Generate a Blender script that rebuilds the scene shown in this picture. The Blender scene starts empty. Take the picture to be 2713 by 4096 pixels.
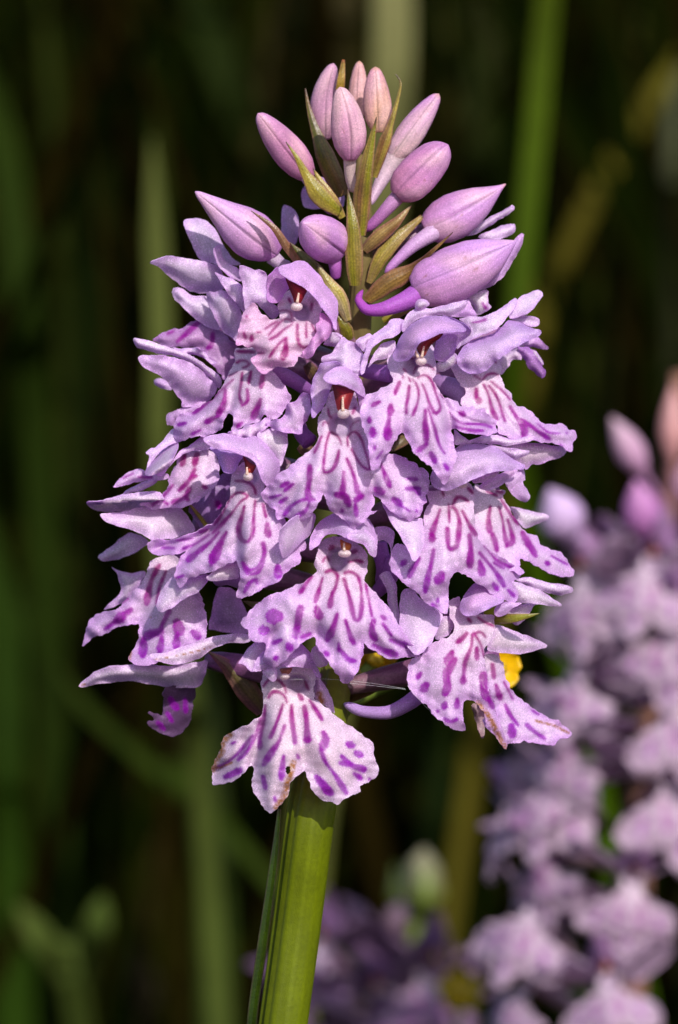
import bpy, math, random, zlib
import numpy as np
from mathutils import Vector
from mathutils.geometry import delaunay_2d_cdt

# ---------------------------------------------------------------- camera, sky, sun
scene = bpy.context.scene
W, D, Z0 = 0.045, 0.42, 0.30            # frame width at the flower (m), camera distance, height of the lens axis
cam_d = bpy.data.cameras.new('camera'); cam = bpy.data.objects.new('camera', cam_d)
scene.collection.objects.link(cam); scene.camera = cam
cam.location = (0, -D, Z0); cam.rotation_euler = (math.radians(90), 0, 0)
cam_d.sensor_fit = 'HORIZONTAL'; cam_d.lens = 100; cam_d.sensor_width = 100*W/D
cam_d.clip_start = 0.01; cam_d.clip_end = 200
cam_d.dof.use_dof = True; cam_d.dof.focus_distance = D + 0.0045
cam_d.dof.aperture_fstop = 21

SUN_EL, SUN_AZ = math.radians(34), math.radians(21)      # azimuth: to the right of and behind the camera
sd = Vector((math.sin(SUN_AZ)*math.cos(SUN_EL), -math.cos(SUN_AZ)*math.cos(SUN_EL), math.sin(SUN_EL)))
world = bpy.data.worlds.new('World'); scene.world = world; world.use_nodes = True
wn = world.node_tree; sky = wn.nodes.new('ShaderNodeTexSky'); sky.sky_type = 'NISHITA'; sky.sun_disc = False
sky.sun_elevation = SUN_EL; sky.sun_rotation = math.pi - SUN_AZ
wn.links.new(sky.outputs[0], wn.nodes['Background'].inputs[0]); wn.nodes['Background'].inputs[1].default_value = 0.145
sun_d = bpy.data.lights.new('sun', 'SUN'); sun_d.energy = 3.8; sun_d.angle = math.radians(0.53); sun_d.color = (1, 0.955, 0.89)
sun = bpy.data.objects.new('sun', sun_d); scene.collection.objects.link(sun)
sun.rotation_euler = sd.to_track_quat('Z', 'Y').to_euler(); sun.location = (1, -1, 3)
vs = scene.view_settings; vs.view_transform = 'Standard'; vs.look = 'None'; vs.exposure = 0.2; vs.gamma = 1; vs.use_curve_mapping = False

C = scene.collection
rng = np.random.default_rng(7); random.seed(7)

# ---------------------------------------------------------------- helpers
def lin(r, g, b):
    return np.array([((c/255+0.055)/1.055)**2.4 if c > 10 else c/255/12.92 for c in (r, g, b)])
PX = W/2713
def at(sx, sy, d):
    """photo pixel (2713 x 4096) at depth d mm behind the reference plane -> metres"""
    k = PX*(D+d*1e-3)/D
    return np.stack([(np.asarray(sx)-1356.5)*k, np.asarray(d)*1e-3+0*np.asarray(sx), Z0+(2048-np.asarray(sy))*k], -1)
FR = {'a': (880, 980, 2.6133), 'b': (560, 720, 2.6133), 'c': (500, 1250, 2.24), 'd': (340, 1700, 1.96), 'f': (1000, 1300, 2.0907),
      'g': (1400, 1200, 2.6133), 'h': (1750, 1100, 2.3683), 't': (980, 220, 1.8447), 'E': (300, 1750, 1.568), 'F': (800, 2050, 1.568),
      'G': (1500, 1850, 1.7422), 'A': (560, 200, 0.92235), 'C': (1300, 1150, 1.42545), 'S': (0, 0, 1), 'V': (0, 0, 1568/2713)}
def fr(frame, pts):
    ox, oy, s = FR[frame]; p = np.array([q[:2] for q in pts], float)
    return p/s + np.array([ox, oy])

MATS = {}
def nodes(name):
    m = bpy.data.materials.new(name); m.use_nodes = True; nt = m.node_tree; nt.nodes.clear(); MATS[name] = m
    def N(t, **kw):
        n = nt.nodes.new(t)
        for k, v in kw.items(): setattr(n, k, v)
        return n
    return m, nt, N, nt.links.new
def surface(name, trans=0.0, rough=0.45, spec=0.4, grain=0.10, gscale=5200, bump=0.25, bscale=9000, bdist=0.00004, attr=True, color=(1, 1, 1), sheen=0.0, spark=0.0, blotch=0.12, bls=500):
    m, nt, N, L = nodes(name)
    out = N('ShaderNodeOutputMaterial'); bs = N('ShaderNodeBsdfPrincipled')
    tc = N('ShaderNodeTexCoord')
    if attr:
        a = N('ShaderNodeAttribute', attribute_name='Col'); col = a.outputs['Color']
    else:
        a = N('ShaderNodeRGB'); a.outputs[0].default_value = (*color, 1); col = a.outputs[0]
    n1 = N('ShaderNodeTexNoise'); n1.inputs['Scale'].default_value = gscale; n1.inputs['Detail'].default_value = 2
    n2 = N('ShaderNodeTexNoise'); n2.inputs['Scale'].default_value = bls; n2.inputs['Detail'].default_value = 3
    L(tc.outputs['Object'], n1.inputs['Vector']); L(tc.outputs['Object'], n2.inputs['Vector'])
    r1 = N('ShaderNodeMapRange'); r1.inputs[1].default_value = .3; r1.inputs[2].default_value = .7; r1.inputs[3].default_value = 1-grain; r1.inputs[4].default_value = 1+grain
    r2 = N('ShaderNodeMapRange'); r2.inputs[1].default_value = .3; r2.inputs[2].default_value = .7; r2.inputs[3].default_value = 1-blotch; r2.inputs[4].default_value = 1+blotch
    L(n1.outputs[0], r1.inputs[0]); L(n2.outputs[0], r2.inputs[0])
    mu = N('ShaderNodeMath', operation='MULTIPLY'); L(r1.outputs[0], mu.inputs[0]); L(r2.outputs[0], mu.inputs[1])
    if spark:
        n4 = N('ShaderNodeTexNoise'); n4.inputs['Scale'].default_value = 15000; n4.inputs['Detail'].default_value = 0; L(tc.outputs['Object'], n4.inputs['Vector'])
        r4 = N('ShaderNodeMapRange'); r4.inputs[1].default_value = .62; r4.inputs[2].default_value = .74; r4.inputs[3].default_value = 1; r4.inputs[4].default_value = 1+spark  # glitter of the surface cells, painted in as brighter specks of colour
        L(n4.outputs[0], r4.inputs[0]); m4 = N('ShaderNodeMath', operation='MULTIPLY'); L(mu.outputs[0], m4.inputs[0]); L(r4.outputs[0], m4.inputs[1]); mu = m4
    vm = N('ShaderNodeVectorMath', operation='SCALE'); L(col, vm.inputs[0]); L(mu.outputs[0], vm.inputs['Scale'])
    L(vm.outputs[0], bs.inputs['Base Color']); bs.inputs['Roughness'].default_value = rough; bs.inputs['Specular IOR Level'].default_value = spec
    if sheen: bs.inputs['Sheen Weight'].default_value = sheen
    n3 = N('ShaderNodeTexNoise'); n3.inputs['Scale'].default_value = bscale; n3.inputs['Detail'].default_value = 1; L(tc.outputs['Object'], n3.inputs['Vector'])
    bp = N('ShaderNodeBump'); bp.inputs['Strength'].default_value = bump; bp.inputs['Distance'].default_value = bdist
    L(n3.outputs[0], bp.inputs['Height']); L(bp.outputs[0], bs.inputs['Normal'])
    last = bs.outputs[0]
    if trans:
        tr = N('ShaderNodeBsdfTranslucent'); L(vm.outputs[0], tr.inputs[0])
        mx = N('ShaderNodeMixShader'); mx.inputs[0].default_value = trans; L(last, mx.inputs[1]); L(tr.outputs[0], mx.inputs[2]); last = mx.outputs[0]
    L(last, out.inputs[0]); return m
surface('petal', spark=0.5, trans=0.48, rough=0.40, spec=0.42, grain=0.17, gscale=10500, bump=0.35, bscale=10500, blotch=.07, bls=900)
surface('bud', spark=0.3, trans=0.22, rough=0.42, spec=0.42, grain=0.15, gscale=9500, bump=0.7, blotch=.10, bls=420)
surface('green', trans=0.10, rough=0.36, spec=0.5, grain=0.24, gscale=8000, bump=0.8, blotch=0.3, bls=700)
surface('stalk', trans=0.0, rough=0.5, spec=0.2, grain=0.10, gscale=3000, bump=0.4, blotch=0.10)
surface('blade', trans=0.2, rough=0.75, spec=0.06, grain=0.10, gscale=600, bump=0.3, bscale=900, bdist=.0003, blotch=0.2, bls=60)
surface('thatch', trans=0.1, rough=0.9, spec=0.02, grain=0.10, gscale=600, bump=0.0, blotch=0.2, bls=60)
surface('yellow_petal', trans=0.2, rough=0.3, spec=0.5, grain=0.08, gscale=2500, bump=0.3)
surface('silk', attr=False, color=(.75, .75, .78), rough=0.25, spec=0.8, bump=0.0)

def mesh_obj(name, verts, faces, mat, parent=None, cols=None, smooth=True, kind=None, sharp=None):
    me = bpy.data.meshes.new(name)
    off = np.array(parent_world(parent)) if parent else np.zeros(3)
    v = np.asarray(verts, float) - off
    me.from_pydata(v.tolist(), [], faces)
    if cols is not None:
        ca = me.color_attributes.new('Col', 'FLOAT_COLOR', 'POINT')
        c4 = np.ones((len(v), 4), np.float32); c4[:, :3] = cols; ca.data.foreach_set('color', c4.ravel())
    if smooth: me.polygons.foreach_set('use_smooth', np.ones(len(me.polygons), bool))
    if sharp:
        ne = len(me.edges); ev = np.empty(ne*2, np.int32); me.edges.foreach_get('vertices', ev); ev = ev.reshape(-1, 2)
        key = np.minimum(ev[:, 0], ev[:, 1]).astype(np.int64)*len(v)+np.maximum(ev[:, 0], ev[:, 1])
        at_ = me.attributes.new('sharp_edge', 'BOOLEAN', 'EDGE'); at_.data.foreach_set('value', np.isin(key, [min(a, b)*len(v)+max(a, b) for a, b in sharp]))
    me.materials.append(MATS[mat]); me.update()
    o = bpy.data.objects.new(name, me); C.objects.link(o)
    if parent: o.parent = parent
    if kind: o['kind'] = kind
    return o
def parent_world(p):
    l = Vector((0, 0, 0))
    while p: l = l + p.location; p = p.parent
    return l
def thing(name, label, cat, loc, group=None):
    o = bpy.data.objects.new(name, None); C.objects.link(o); o.location = loc; o.empty_display_size = .01
    o['label'] = label; o['category'] = cat
    if group: o['group'] = group
    return o
def tag(o, label, cat, group=None):
    o['label'] = label; o['category'] = cat
    if group: o['group'] = group

def catmull(P, closed=True, n=8):
    P = np.asarray(P, float); m = len(P); out = []
    for i in range(m if closed else m-1):
        p1, p2 = P[i], P[(i+1) % m]
        p0 = P[i-1] if (closed or i > 0) else 2*p1-p2
        p3 = P[(i+2) % m] if (closed or i+2 < m) else 2*p2-p1
        t = np.linspace(0, 1, n, endpoint=False)[:, None]
        s = 0.40
        m1, m2 = s*(p2-p0), s*(p3-p1)
        out.append((2*t**3-3*t**2+1)*p1+(t**3-2*t**2+t)*m1+(-2*t**3+3*t**2)*p2+(t**3-t**2)*m2)
    if not closed: out.append(P[-1:])
    return np.concatenate(out)
def resample(P, step, closed=True):
    P = np.asarray(P, float)
    Q = np.concatenate([P, P[:1]]) if closed else P
    L = np.concatenate([[0], np.cumsum(np.linalg.norm(np.diff(Q, axis=0), axis=1))])
    n = max(3, int(round(L[-1]/step))); s = np.linspace(0, L[-1], n+1)
    R = np.stack([np.interp(s, L, Q[:, k]) for k in range(Q.shape[1])], -1)
    return R[:-1] if closed else R
def inside(P, poly):
    x, y = P[:, 0], P[:, 1]; r = np.zeros(len(P), bool); j = len(poly)-1
    for i in range(len(poly)):
        xi, yi = poly[i]; xj, yj = poly[j]
        c = ((yi > y) != (yj > y)) & (x < (xj-xi)*(y-yi)/(yj-yi+1e-12)+xi); r ^= c; j = i
    return r
def segdist(P, A):
    """distance of points P to polyline A"""
    if len(A) == 1: return np.linalg.norm(P-A[0], axis=1)
    best = np.full(len(P), 1e9)
    for p, q in zip(A[:-1], A[1:]):
        v = q-p; t = np.clip(((P-p)@v)/(v@v+1e-9), 0, 1)[:, None]
        best = np.minimum(best, np.linalg.norm(P-(p+t*v), axis=1))
    return best
def segparam(P, A):
    if len(A) == 1: return np.linalg.norm(P-A[0], axis=1), np.full(len(P), .5)
    best = np.full(len(P), 1e9); sp = np.zeros(len(P)); L = np.linalg.norm(np.diff(A, axis=0), axis=1); cl = np.concatenate([[0], np.cumsum(L)])
    for i, (p, q) in enumerate(zip(A[:-1], A[1:])):
        v = q-p; t = np.clip(((P-p)@v)/(v@v+1e-9), 0, 1); d = np.linalg.norm(P-(p+t[:, None]*v), axis=1); m = d < best
        best[m] = d[m]; sp[m] = ((cl[i]+t*L[i])/cl[-1])[m]
    return best, sp
def tps(X, v, lam=0.02):
    n = len(X); sc = np.ptp(X, axis=0).max()+1e-9; Xn = X/sc
    def U(A, B):
        r2 = ((A[:, None]-B[None])**2).sum(-1); return 0.5*r2*np.log(r2+1e-12)
    K = U(Xn, Xn)+lam*np.eye(n); P = np.hstack([np.ones((n, 1)), Xn])
    M = np.block([[K, P], [P.T, np.zeros((3, 3))]])
    if n < 3: M = M+1e-9*np.eye(n+3)
    w = np.linalg.lstsq(M, np.concatenate([v, np.zeros(3)]), rcond=None)[0]
    return lambda Q: U(Q/sc, Xn)@w[:n]+np.hstack([np.ones((len(Q), 1)), Q/sc])@w[n:]
def smooth(t): t = np.clip(t, 0, 1); return t*t*(3-2*t)

LILAC, PALE, WHITE = lin(216, 168, 226), lin(234, 204, 238), lin(240, 226, 236)
HOOD = lin(216, 170, 218)
MAG, PUR = lin(158, 2, 120), lin(156, 24, 178)
BROWN = lin(170, 112, 62)

def sheet(name, outline, anchors, mapf, parent, step=9, col=None, edge=None, throat=None, strokes=(), browns=(), bulge=0.35, ruffle=0.10, wl=130,
          pits=(), holes=(), thick=0.12, unit=60.0, mat='petal', magenta=0.5, serr=0.6, axis=None, lam=0.02, seed=None, streak=0.10, sw=1.0, creases=()):
    """one petal: outline and anchors (x, y, depth mm) in a plane whose unit is `unit` per mm; mapf(x, y, depth) -> metres"""
    r = np.random.default_rng(zlib.crc32(repr((name, round(float(outline[0][0])), round(float(outline[0][1])))).encode()) % 99991 if seed is None else seed)
    B = resample(catmull(outline), step)
    # uneven margin
    s = np.arange(len(B)); nse = np.convolve(r.normal(size=len(B)+6), np.ones(3)/3, 'valid')[:len(B)]
    tan = np.roll(B, -1, 0)-np.roll(B, 1, 0); nor = np.stack([tan[:, 1], -tan[:, 0]], -1); nor /= np.linalg.norm(nor, axis=1)[:, None]+1e-9
    lf = np.sin(s*step/unit*60/22+2*np.sin(s*step/unit*60/90)+r.uniform(0, 6))
    B = B+nor*((nse*3.2+lf*1.5)*serr*unit/60)[:, None]
    lo, hi = B.min(0), B.max(0)
    gx, gy = np.meshgrid(np.arange(lo[0], hi[0], step), np.arange(lo[1], hi[1], step*0.87))
    gx = gx+(np.arange(gx.shape[0]) % 2)[:, None]*step*0.5
    G = np.stack([gx.ravel(), gy.ravel()], -1); G = G+r.uniform(-.12, .12, G.shape)*step
    G = G[inside(G, B)]
    dB = np.full(len(G), 1e9)
    for i in range(0, len(B)): dB = np.minimum(dB, (G[:, 0]-B[i, 0])**2+(G[:, 1]-B[i, 1])**2)
    G = G[dB > (0.6*step)**2]
    P = np.concatenate([B, G]); nb = len(B)
    vv, ee, ff, *_ = delaunay_2d_cdt([Vector(p) for p in P], [(i, (i+1) % nb) for i in range(nb)], [list(range(nb))], 1, 1e-4)
    P = np.array([(v.x, v.y) for v in vv]); F = [tuple(f) for f in ff]
    if holes:
        cen = np.array([P[list(f)].mean(0) for f in F]); keep = np.ones(len(F), bool)
        for hx, hy, rx, ry in holes: keep &= ((cen[:, 0]-hx)/rx)**2+((cen[:, 1]-hy)/ry)**2 > 1
        F = [f for f, k in zip(F, keep) if k]
    # drop slivers flipped
    ed = segdist(P, np.concatenate([B, B[:1]])[::2] if len(B) > 60 else np.concatenate([B, B[:1]]))
    rin = max(ed.max(), 1e-6)
    A = np.asarray([a[:3] for a in anchors], float)
    dep = tps(A[:, :2], A[:, 2], lam)(P) if len(A) >= 3 else np.full(len(P), A[:, 2].mean())
    dep = np.clip(dep, A[:, 2].min()-1.5, A[:, 2].max()+1.5)
    t = np.clip(ed/rin, 0, 1)
    dep = dep-bulge*0.75*smooth(t*1.15)
    wn_ = 0
    for k in range(4):
        ang = r.uniform(0, math.pi); f = 2*math.pi/(wl*unit/60*r.uniform(.6, 1.6)); wn_ = wn_+np.sin((P[:, 0]*math.cos(ang)+P[:, 1]*math.sin(ang))*f+r.uniform(0, 6.28))
    dep = dep+ruffle*wn_*(0.35+0.9*(1-t)**2)
    for cd, cw, cl in creases:
        dd_, sp_ = segparam(P, catmull(np.asarray(cl, float), False, 6) if len(cl) > 2 else np.asarray(cl, float)); dep = dep+cd*np.exp(-(dd_/cw)**2)*np.interp(sp_, [0, .3, 1], [.25, 1, 1])
    wf = 0
    for k in range(4):
        ang = r.uniform(0, math.pi); f = 2*math.pi/(46*unit/60*r.uniform(.7, 1.5)); wf = wf+np.sin((P[:, 0]*math.cos(ang)+P[:, 1]*math.sin(ang))*f+r.uniform(0, 6.28))
    dep = dep+min(ruffle, .14)*0.30*wf*(0.05+(1-t)**2.5)
    for cx, cy, rx, ry, dd in pits:
        q = np.sqrt(((P[:, 0]-cx)/rx)**2+((P[:, 1]-cy)/ry)**2); dep = dep+0.45*dd*smooth((1.12-q)/0.6)
    # colour: pigment
    col = PALE if col is None else col; edge = LILAC if edge is None else edge
    # small and large variation along the axis (veins)
    ax = np.array([0, 1.0]) if axis is None else np.array(axis, float)
    ax = ax/np.linalg.norm(ax); across = P@np.array([-ax[1], ax[0]])/unit*60; along = P@ax/unit*60
    st = np.sin(across/9+1.5*np.sin(along/70)+r.uniform(0, 6))*0.5+np.sin(across/23+np.sin(along/110)+r.uniform(0, 6))*0.5
    dep = dep+0.013*np.sin(across/10+1.2*np.sin(along/80))*np.clip(t*2, 0, 1)
    mixe = np.clip((1-smooth(t*(1.9 if len(strokes) else 1.35)))*0.85+0.12*st, 0, 1)[:, None]
    c = col*(1-mixe)+edge*mixe
    c = c*(1-streak*0.5*np.clip(st, 0, 1))[:, None]
    if throat is not None:
        th = np.array(throat[:2], float); dt = np.linalg.norm(P-th, axis=1)/unit
        wth = np.exp(-(dt/throat[2])**2)[:, None]*0.85; c = c*(1-wth)+lin(240, 222, 234)*wth
    else: dt = np.full(len(P), 4.0)
    for cx, cy, rx, ry, dd in pits:
        q = np.sqrt(((P[:, 0]-cx)/rx)**2+((P[:, 1]-cy)/ry)**2); w = smooth((1.0-q)/0.35)[:, None]*0.7; c = c*(1-w)+lin(206, 180, 216)*w
    soft = 0.12*unit; mot = 0.5+0.5*np.sin(along/13+1.7*np.sin(across/17)+2*np.sin(along/37))
    jit = (r.normal(size=len(P))*0.20)
    for wdt, pts in strokes:
        pl = np.asarray(pts, float)
        if len(pl) > 2: pl = resample(catmull(pl, False, 5), 0.25*unit, False)
        d, sp = segparam(P, pl); d = d*(1+jit*0.30)
        if pl[0] @ pl[0] >= 0 and len(pl) > 1 and throat is not None and np.linalg.norm(pl[0]-th) > np.linalg.norm(pl[-1]-th): sp = 1-sp
        q1, q2 = r.uniform(0, 6, 2)
        wdt = wdt*sw*np.interp(sp, [0, .15, .6, .85, 1], [.82, .95, 1.10, 1.18, .92])*(1+.16*np.sin(along/21+q1)+.12*np.sin(across/15+q2))*(0.92+0.34*np.clip((dt-1.0)/4.5, 0, 1))
        w = (smooth((wdt*1.0+soft*0.55-d)/(soft*1.25)))[:, None]
        mg = np.clip(1.2-dt/(11.0*magenta+0.01), 0, 1)[:, None]
        pc = MAG*mg+PUR*(1-mg); pc = pc*(1+0.9*np.clip(d/(wdt+1e-6)-0.3, 0, 1)[:, None]*0.35)
        hal = smooth((wdt*2.1+soft-d)/(wdt*1.6+soft))[:, None]*0.16; c = c*(1-hal)+(pc*0.4+edge*0.6)*hal
        w = w*(0.82+0.15*mot)[:, None]; c = c*(1-w)+pc*w
    for wdt, pts in browns:
        d = segdist(P, np.asarray(pts, float)); w = smooth((wdt*1.4-d)/(wdt*1.0))[:, None]*np.clip(0.8+jit*1.5, 0.3, 1)[:, None]; c = c*(1-w)+BROWN*w
    c = np.clip(c, 0.004, 0.95)
    # geometry with thickness
    V = mapf(P[:, 0], P[:, 1], dep); n = len(V)
    Fa = np.array(F); fn = np.cross(V[Fa[:, 1]]-V[Fa[:, 0]], V[Fa[:, 2]]-V[Fa[:, 0]])
    vn = np.zeros_like(V)
    for k in range(3): np.add.at(vn, Fa[:, k], fn)
    vn /= np.linalg.norm(vn, axis=1)[:, None]+1e-20
    # front faces the viewer side (depth decreasing); flip if needed
    e = 0.01; fw = mapf(P[:1, 0], P[:1, 1], dep[:1]-1)-mapf(P[:1, 0], P[:1, 1], dep[:1])
    if (vn@fw[0]).mean() < 0: Fa = Fa[:, ::-1]; vn = -vn
    V2 = V-vn*(thick*1e-3)*(0.45+0.55*np.clip(t*3, 0, 1))[:, None]
    ec = {}
    for f in Fa:
        for i in range(3):
            a_, b_ = f[i], f[(i+1) % 3]
            if (b_, a_) in ec: del ec[(b_, a_)]
            else: ec[(a_, b_)] = 1
    faces = [tuple(int(i) for i in f) for f in Fa]+[tuple(int(i)+n for i in f[::-1]) for f in Fa]+[(int(b_), int(a_), int(a_)+n, int(b_)+n) for a_, b_ in ec]
    # underside keeps the stain of strokes faintly
    return mesh_obj(name, np.concatenate([V, V2]), faces, mat, parent, np.concatenate([c, c*0.55+edge*0.45]), sharp=[(int(a_), int(b_)) for a_, b_ in ec]+[(int(a_)+n, int(b_)+n) for a_, b_ in ec])

def frame_axes(path):
    P = np.asarray(path, float); T = np.gradient(P, axis=0); T /= np.linalg.norm(T, axis=1)[:, None]+1e-12
    return P, T
def tube(name, path, radii, parent, colf, mat, n=14, ribs=None, caps=True, flat=1.0):
    """tapered tube along path (metres); ribs(theta, s) multiplies the radius; colf(theta, s) -> rgb"""
    P, T = frame_axes(path); m = len(P); radii = np.asarray(radii, float)
    ref = np.array([0, -1.0, 0]); V = []; cols = []
    th = np.linspace(0, 2*math.pi, n, endpoint=False)
    for i in range(m):
        u = np.cross(T[i], ref); u /= np.linalg.norm(u)+1e-12; w = np.cross(u, T[i])
        s = i/(m-1); rr = radii[i]*(ribs(th, s) if ribs else np.ones(n))
        V.append(P[i]+rr[:, None]*(np.cos(th)[:, None]*u+flat*np.sin(th)[:, None]*w)); cols.append(colf(th, s))
    V = np.concatenate(V); cols = np.concatenate(cols)
    F = [(i*n+j, i*n+(j+1) % n, (i+1)*n+(j+1) % n, (i+1)*n+j) for i in range(m-1) for j in range(n)]
    if caps: F += [tuple(range(n-1, -1, -1)), tuple((m-1)*n+j for j in range(n))]
    return mesh_obj(name, V, F, mat, parent, cols)
def path3(frame, pts, n=24):
    """pts (x, y, depth) in a crop frame -> smooth world path"""
    p = np.array(pts, float); q = fr(frame, pts); full = np.hstack([q, p[:, 2:3]])
    c = catmull(full, False, 10) if len(full) > 2 else full
    L = np.concatenate([[0], np.cumsum(np.linalg.norm(np.diff(c[:, :2], axis=0), axis=1)+1e-6)]); s = np.linspace(0, L[-1], n)
    c = np.stack([np.interp(s, L, c[:, k]) for k in range(3)], -1)
    return at(c[:, 0], c[:, 1], c[:, 2])
def mm(frame, w): return w/FR[frame][2]*PX      # width in crop pixels -> metres (at the reference plane)

# ---------------------------------------------------------------- the spotted orchid in focus
STEM = [(1133, 4096, 6.0), (1190, 3680, 6.2), (1245, 3250, 5.6), (1310, 2880, 8), (1345, 2700, 11), (1390, 2300, 14), (1420, 1900, 14.5), (1430, 1500, 13.5), (1438, 1250, 12.5), (1452, 1050, 11.5), (1450, 850, 11.5), (1445, 620, 12)]
def axis_at(sy):
    s = STEM[::-1]; ys = [p[1] for p in s]
    return np.interp(sy, ys, [p[0] for p in s]), np.interp(sy, ys, [p[2] for p in s])
low = at(*[np.array([v]) for v in (1133, 4096, 6.0)])[0]
base = Vector((low[0]-0.016, low[1]+0.004, 0.0))
orchid = thing('spotted_orchid', 'sharp pale lilac spotted orchid spike with pink buds at its tip', 'orchid', base)
up = path3('S', STEM, 60)
dn = catmull(np.array([[base.x, base.y, -0.01], [base.x+0.004, base.y, 0.09], [low[0]-0.008, low[1]+.001, 0.19], list(low)]), False, 8)
stem_path = np.concatenate([dn[:-1], up])
sz = np.concatenate([np.full(len(dn)-1, 1.0), np.interp(np.linspace(0, 1, 60), [0, .12, .25, .34, .42, .7, .85, .97, 1], [1, 1.0, 1.0, .85, .62, .55, .5, .36, .15])])
NR = 48
def ribs(th, s):
    r = np.ones_like(th)
    for a, w, dp in ((2.72, .10, .26), (2.30, .08, .17), (1.75, .06, .09), (0.62, .05, .05), (1.2, .04, .03), (3.6, .1, .15), (4.7, .1, .12), (5.6, .1, .1)):
        r -= dp*np.exp(-((th-a)/w)**2)
    return r
def stemcol(th, s):
    hgt = s
    c = lin(88,98,0)[None]*np.ones((len(th), 1))
    c = c*(1+0.05*np.sin(th*9+np.sin(s*20))+0.04*np.sin(th*23)+.05*np.sin(s*60+3*np.sin(th*2)))[:, None]
    c = c*(1-0.4*np.exp(-((th-2.72)/.16)**2)-0.3*np.exp(-((th-2.30)/.1)**2)-0.22*np.exp(-((th-1.75)/.05)**2))[:, None]  # shade in the left-hand grooves, painted into the colour
    k = np.clip((hgt-0.50)*4, 0, 1)*0.65
    return c*(1-k)+lin(122,96,72)*k
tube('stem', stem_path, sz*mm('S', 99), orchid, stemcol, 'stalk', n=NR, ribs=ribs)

OV = lin(128,72,128)
def flower(throat, rad=1.05, reach=140, col=OV):
    """flower > lip, sepals, petals, column; its own mesh is the ovary that carries it"""
    sx, sy, d = throat; y2 = sy+reach; ax, ad = axis_at(y2)
    pts = [(sx, sy, d+1.6), ((sx*2+ax)/3, sy+0.30*reach, d+0.45*(ad-d)+.6), (ax, y2, ad)]
    tw = lambda th, s: 1+0.09*np.cos(6*th+s*9)
    g = lin(110,96,48)
    return tube('flower', path3('S', pts, 22), np.interp(np.linspace(0, 1, 22), [0, .12, .5, 1], [.55, .8, 1, .55])*rad*1e-3, orchid,
                lambda th, s: np.ones((len(th), 1))*(col*(1-s*.6)+g*s*.6)*(1+.12*np.cos(6*th+s*9))[:, None], 'green', n=18, ribs=tw)
def P(fl, part, frame, outline, anchors, strokes=(), browns=(), pits=(), holes=(), throat=None, step=None, creases=(), **kw):
    s = FR[frame][2]; ox, oy = FR[frame][:2]
    o = fr(frame, outline); a = [(x/s+ox, y/s+oy, d) for x, y, d in anchors]
    if len(a) == 1:
        c = o.mean(0); a = [(c[0]-200, c[1], a[0][2]), (c[0]+200, c[1]-50, a[0][2]), (c[0], c[1]+200, a[0][2])]
    if len(a) == 2:
        m = [(a[0][k]+a[1][k])/2 for k in range(3)]; dx, dy = a[1][0]-a[0][0], a[1][1]-a[0][1]
        a = a+[(m[0]-dy*.4, m[1]+dx*.4, m[2]), (m[0]+dy*.4, m[1]-dx*.4, m[2])]
    st = [(w/s, fr(frame, p)) for w, p in strokes]; br = [(w/s, fr(frame, p)) for w, p in browns]
    pt = [(x/s+ox, y/s+oy, rx/s, ry/s, d) for x, y, rx, ry, d in pits]
    kw['creases'] = [(cd, cw/s, fr(frame, cl)) for cd, cw, cl in creases]
    if part == 'lip' and 'serr' not in kw: kw['serr'] = 1.15
    ho = [(x/s+ox, y/s+oy, rx/s, ry/s) for x, y, rx, ry in holes]
    if throat is not None: throat = (throat[0]/s+ox, throat[1]/s+oy, throat[2])
    if part in ('petal', 'sepal'):
        for kk in ('col', 'edge'):
            cc = kw.get(kk, PALE if kk == 'col' else LILAC); wm = .26 if part == 'sepal' else .10; kw[kk] = np.clip(cc*np.array([1.04, 1.06, 1.05])*(1-wm)+lin(240,228,242)*wm, 0, .9)
    if step is None: step = 6.0 if strokes else 8.0
    return sheet(part, o, a, at, fl, step=step, strokes=st, browns=br, pits=pt, holes=ho, throat=throat, **kw)
def blob(fl, name, frame, x, y, d, rx, ry, rz, col, mat='petal'):
    """small rounded knob with two bumps"""
    c = fr(frame, [(x, y)])[0]; s = FR[frame][2]; V = []; n, m = 16, 10
    for i in range(m+1):
        ph = math.pi*i/m
        for j in range(n):
            th = 2*math.pi*j/n; k = 1+0.10*math.cos(2*th)*math.sin(ph)
            V.append(at(c[0]+rx/s*k*math.sin(ph)*math.cos(th), c[1]+ry/s*k*math.cos(ph), d-rz*math.sin(ph)*math.sin(th)))
    F = [(i*n+j, i*n+(j+1) % n, (i+1)*n+(j+1) % n, (i+1)*n+j) for i in range(m) for j in range(n)]
    return mesh_obj(name, V, F, mat, fl, np.ones((len(V), 3))*col)
RED, DRED, CREAM, ORANGE = lin(176,52,54), lin(112,20,44), lin(240,220,210), lin(228,146,70)
def column(fl, frame, anther, d, knob, rx, ry, strips=(), col=RED, edge=DRED):
    P(fl, 'anther', frame, anther, [(anther[0][0], anther[0][1], d+.5), (anther[len(anther)//2][0], anther[len(anther)//2][1], d), (anther[2][0], anther[2][1], d+.4)], col=col, edge=edge, bulge=.5, ruffle=.02, step=5, serr=.1)
    for st in strips:
        p = [(x, y, d-0.45) for x, y in st]
        tube('filament', path3(frame, p, 8), np.linspace(.05, .10, 8)*1e-3*1.1, fl, lambda th, s: np.ones((len(th), 1))*lin(240,216,200), 'petal', n=8)
    blob(fl, 'stigma', frame, knob[0], knob[1], d-.1, rx, ry, .5, lin(232,214,218))

PK = lin(231,187,223)      # pinker young lips
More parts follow.
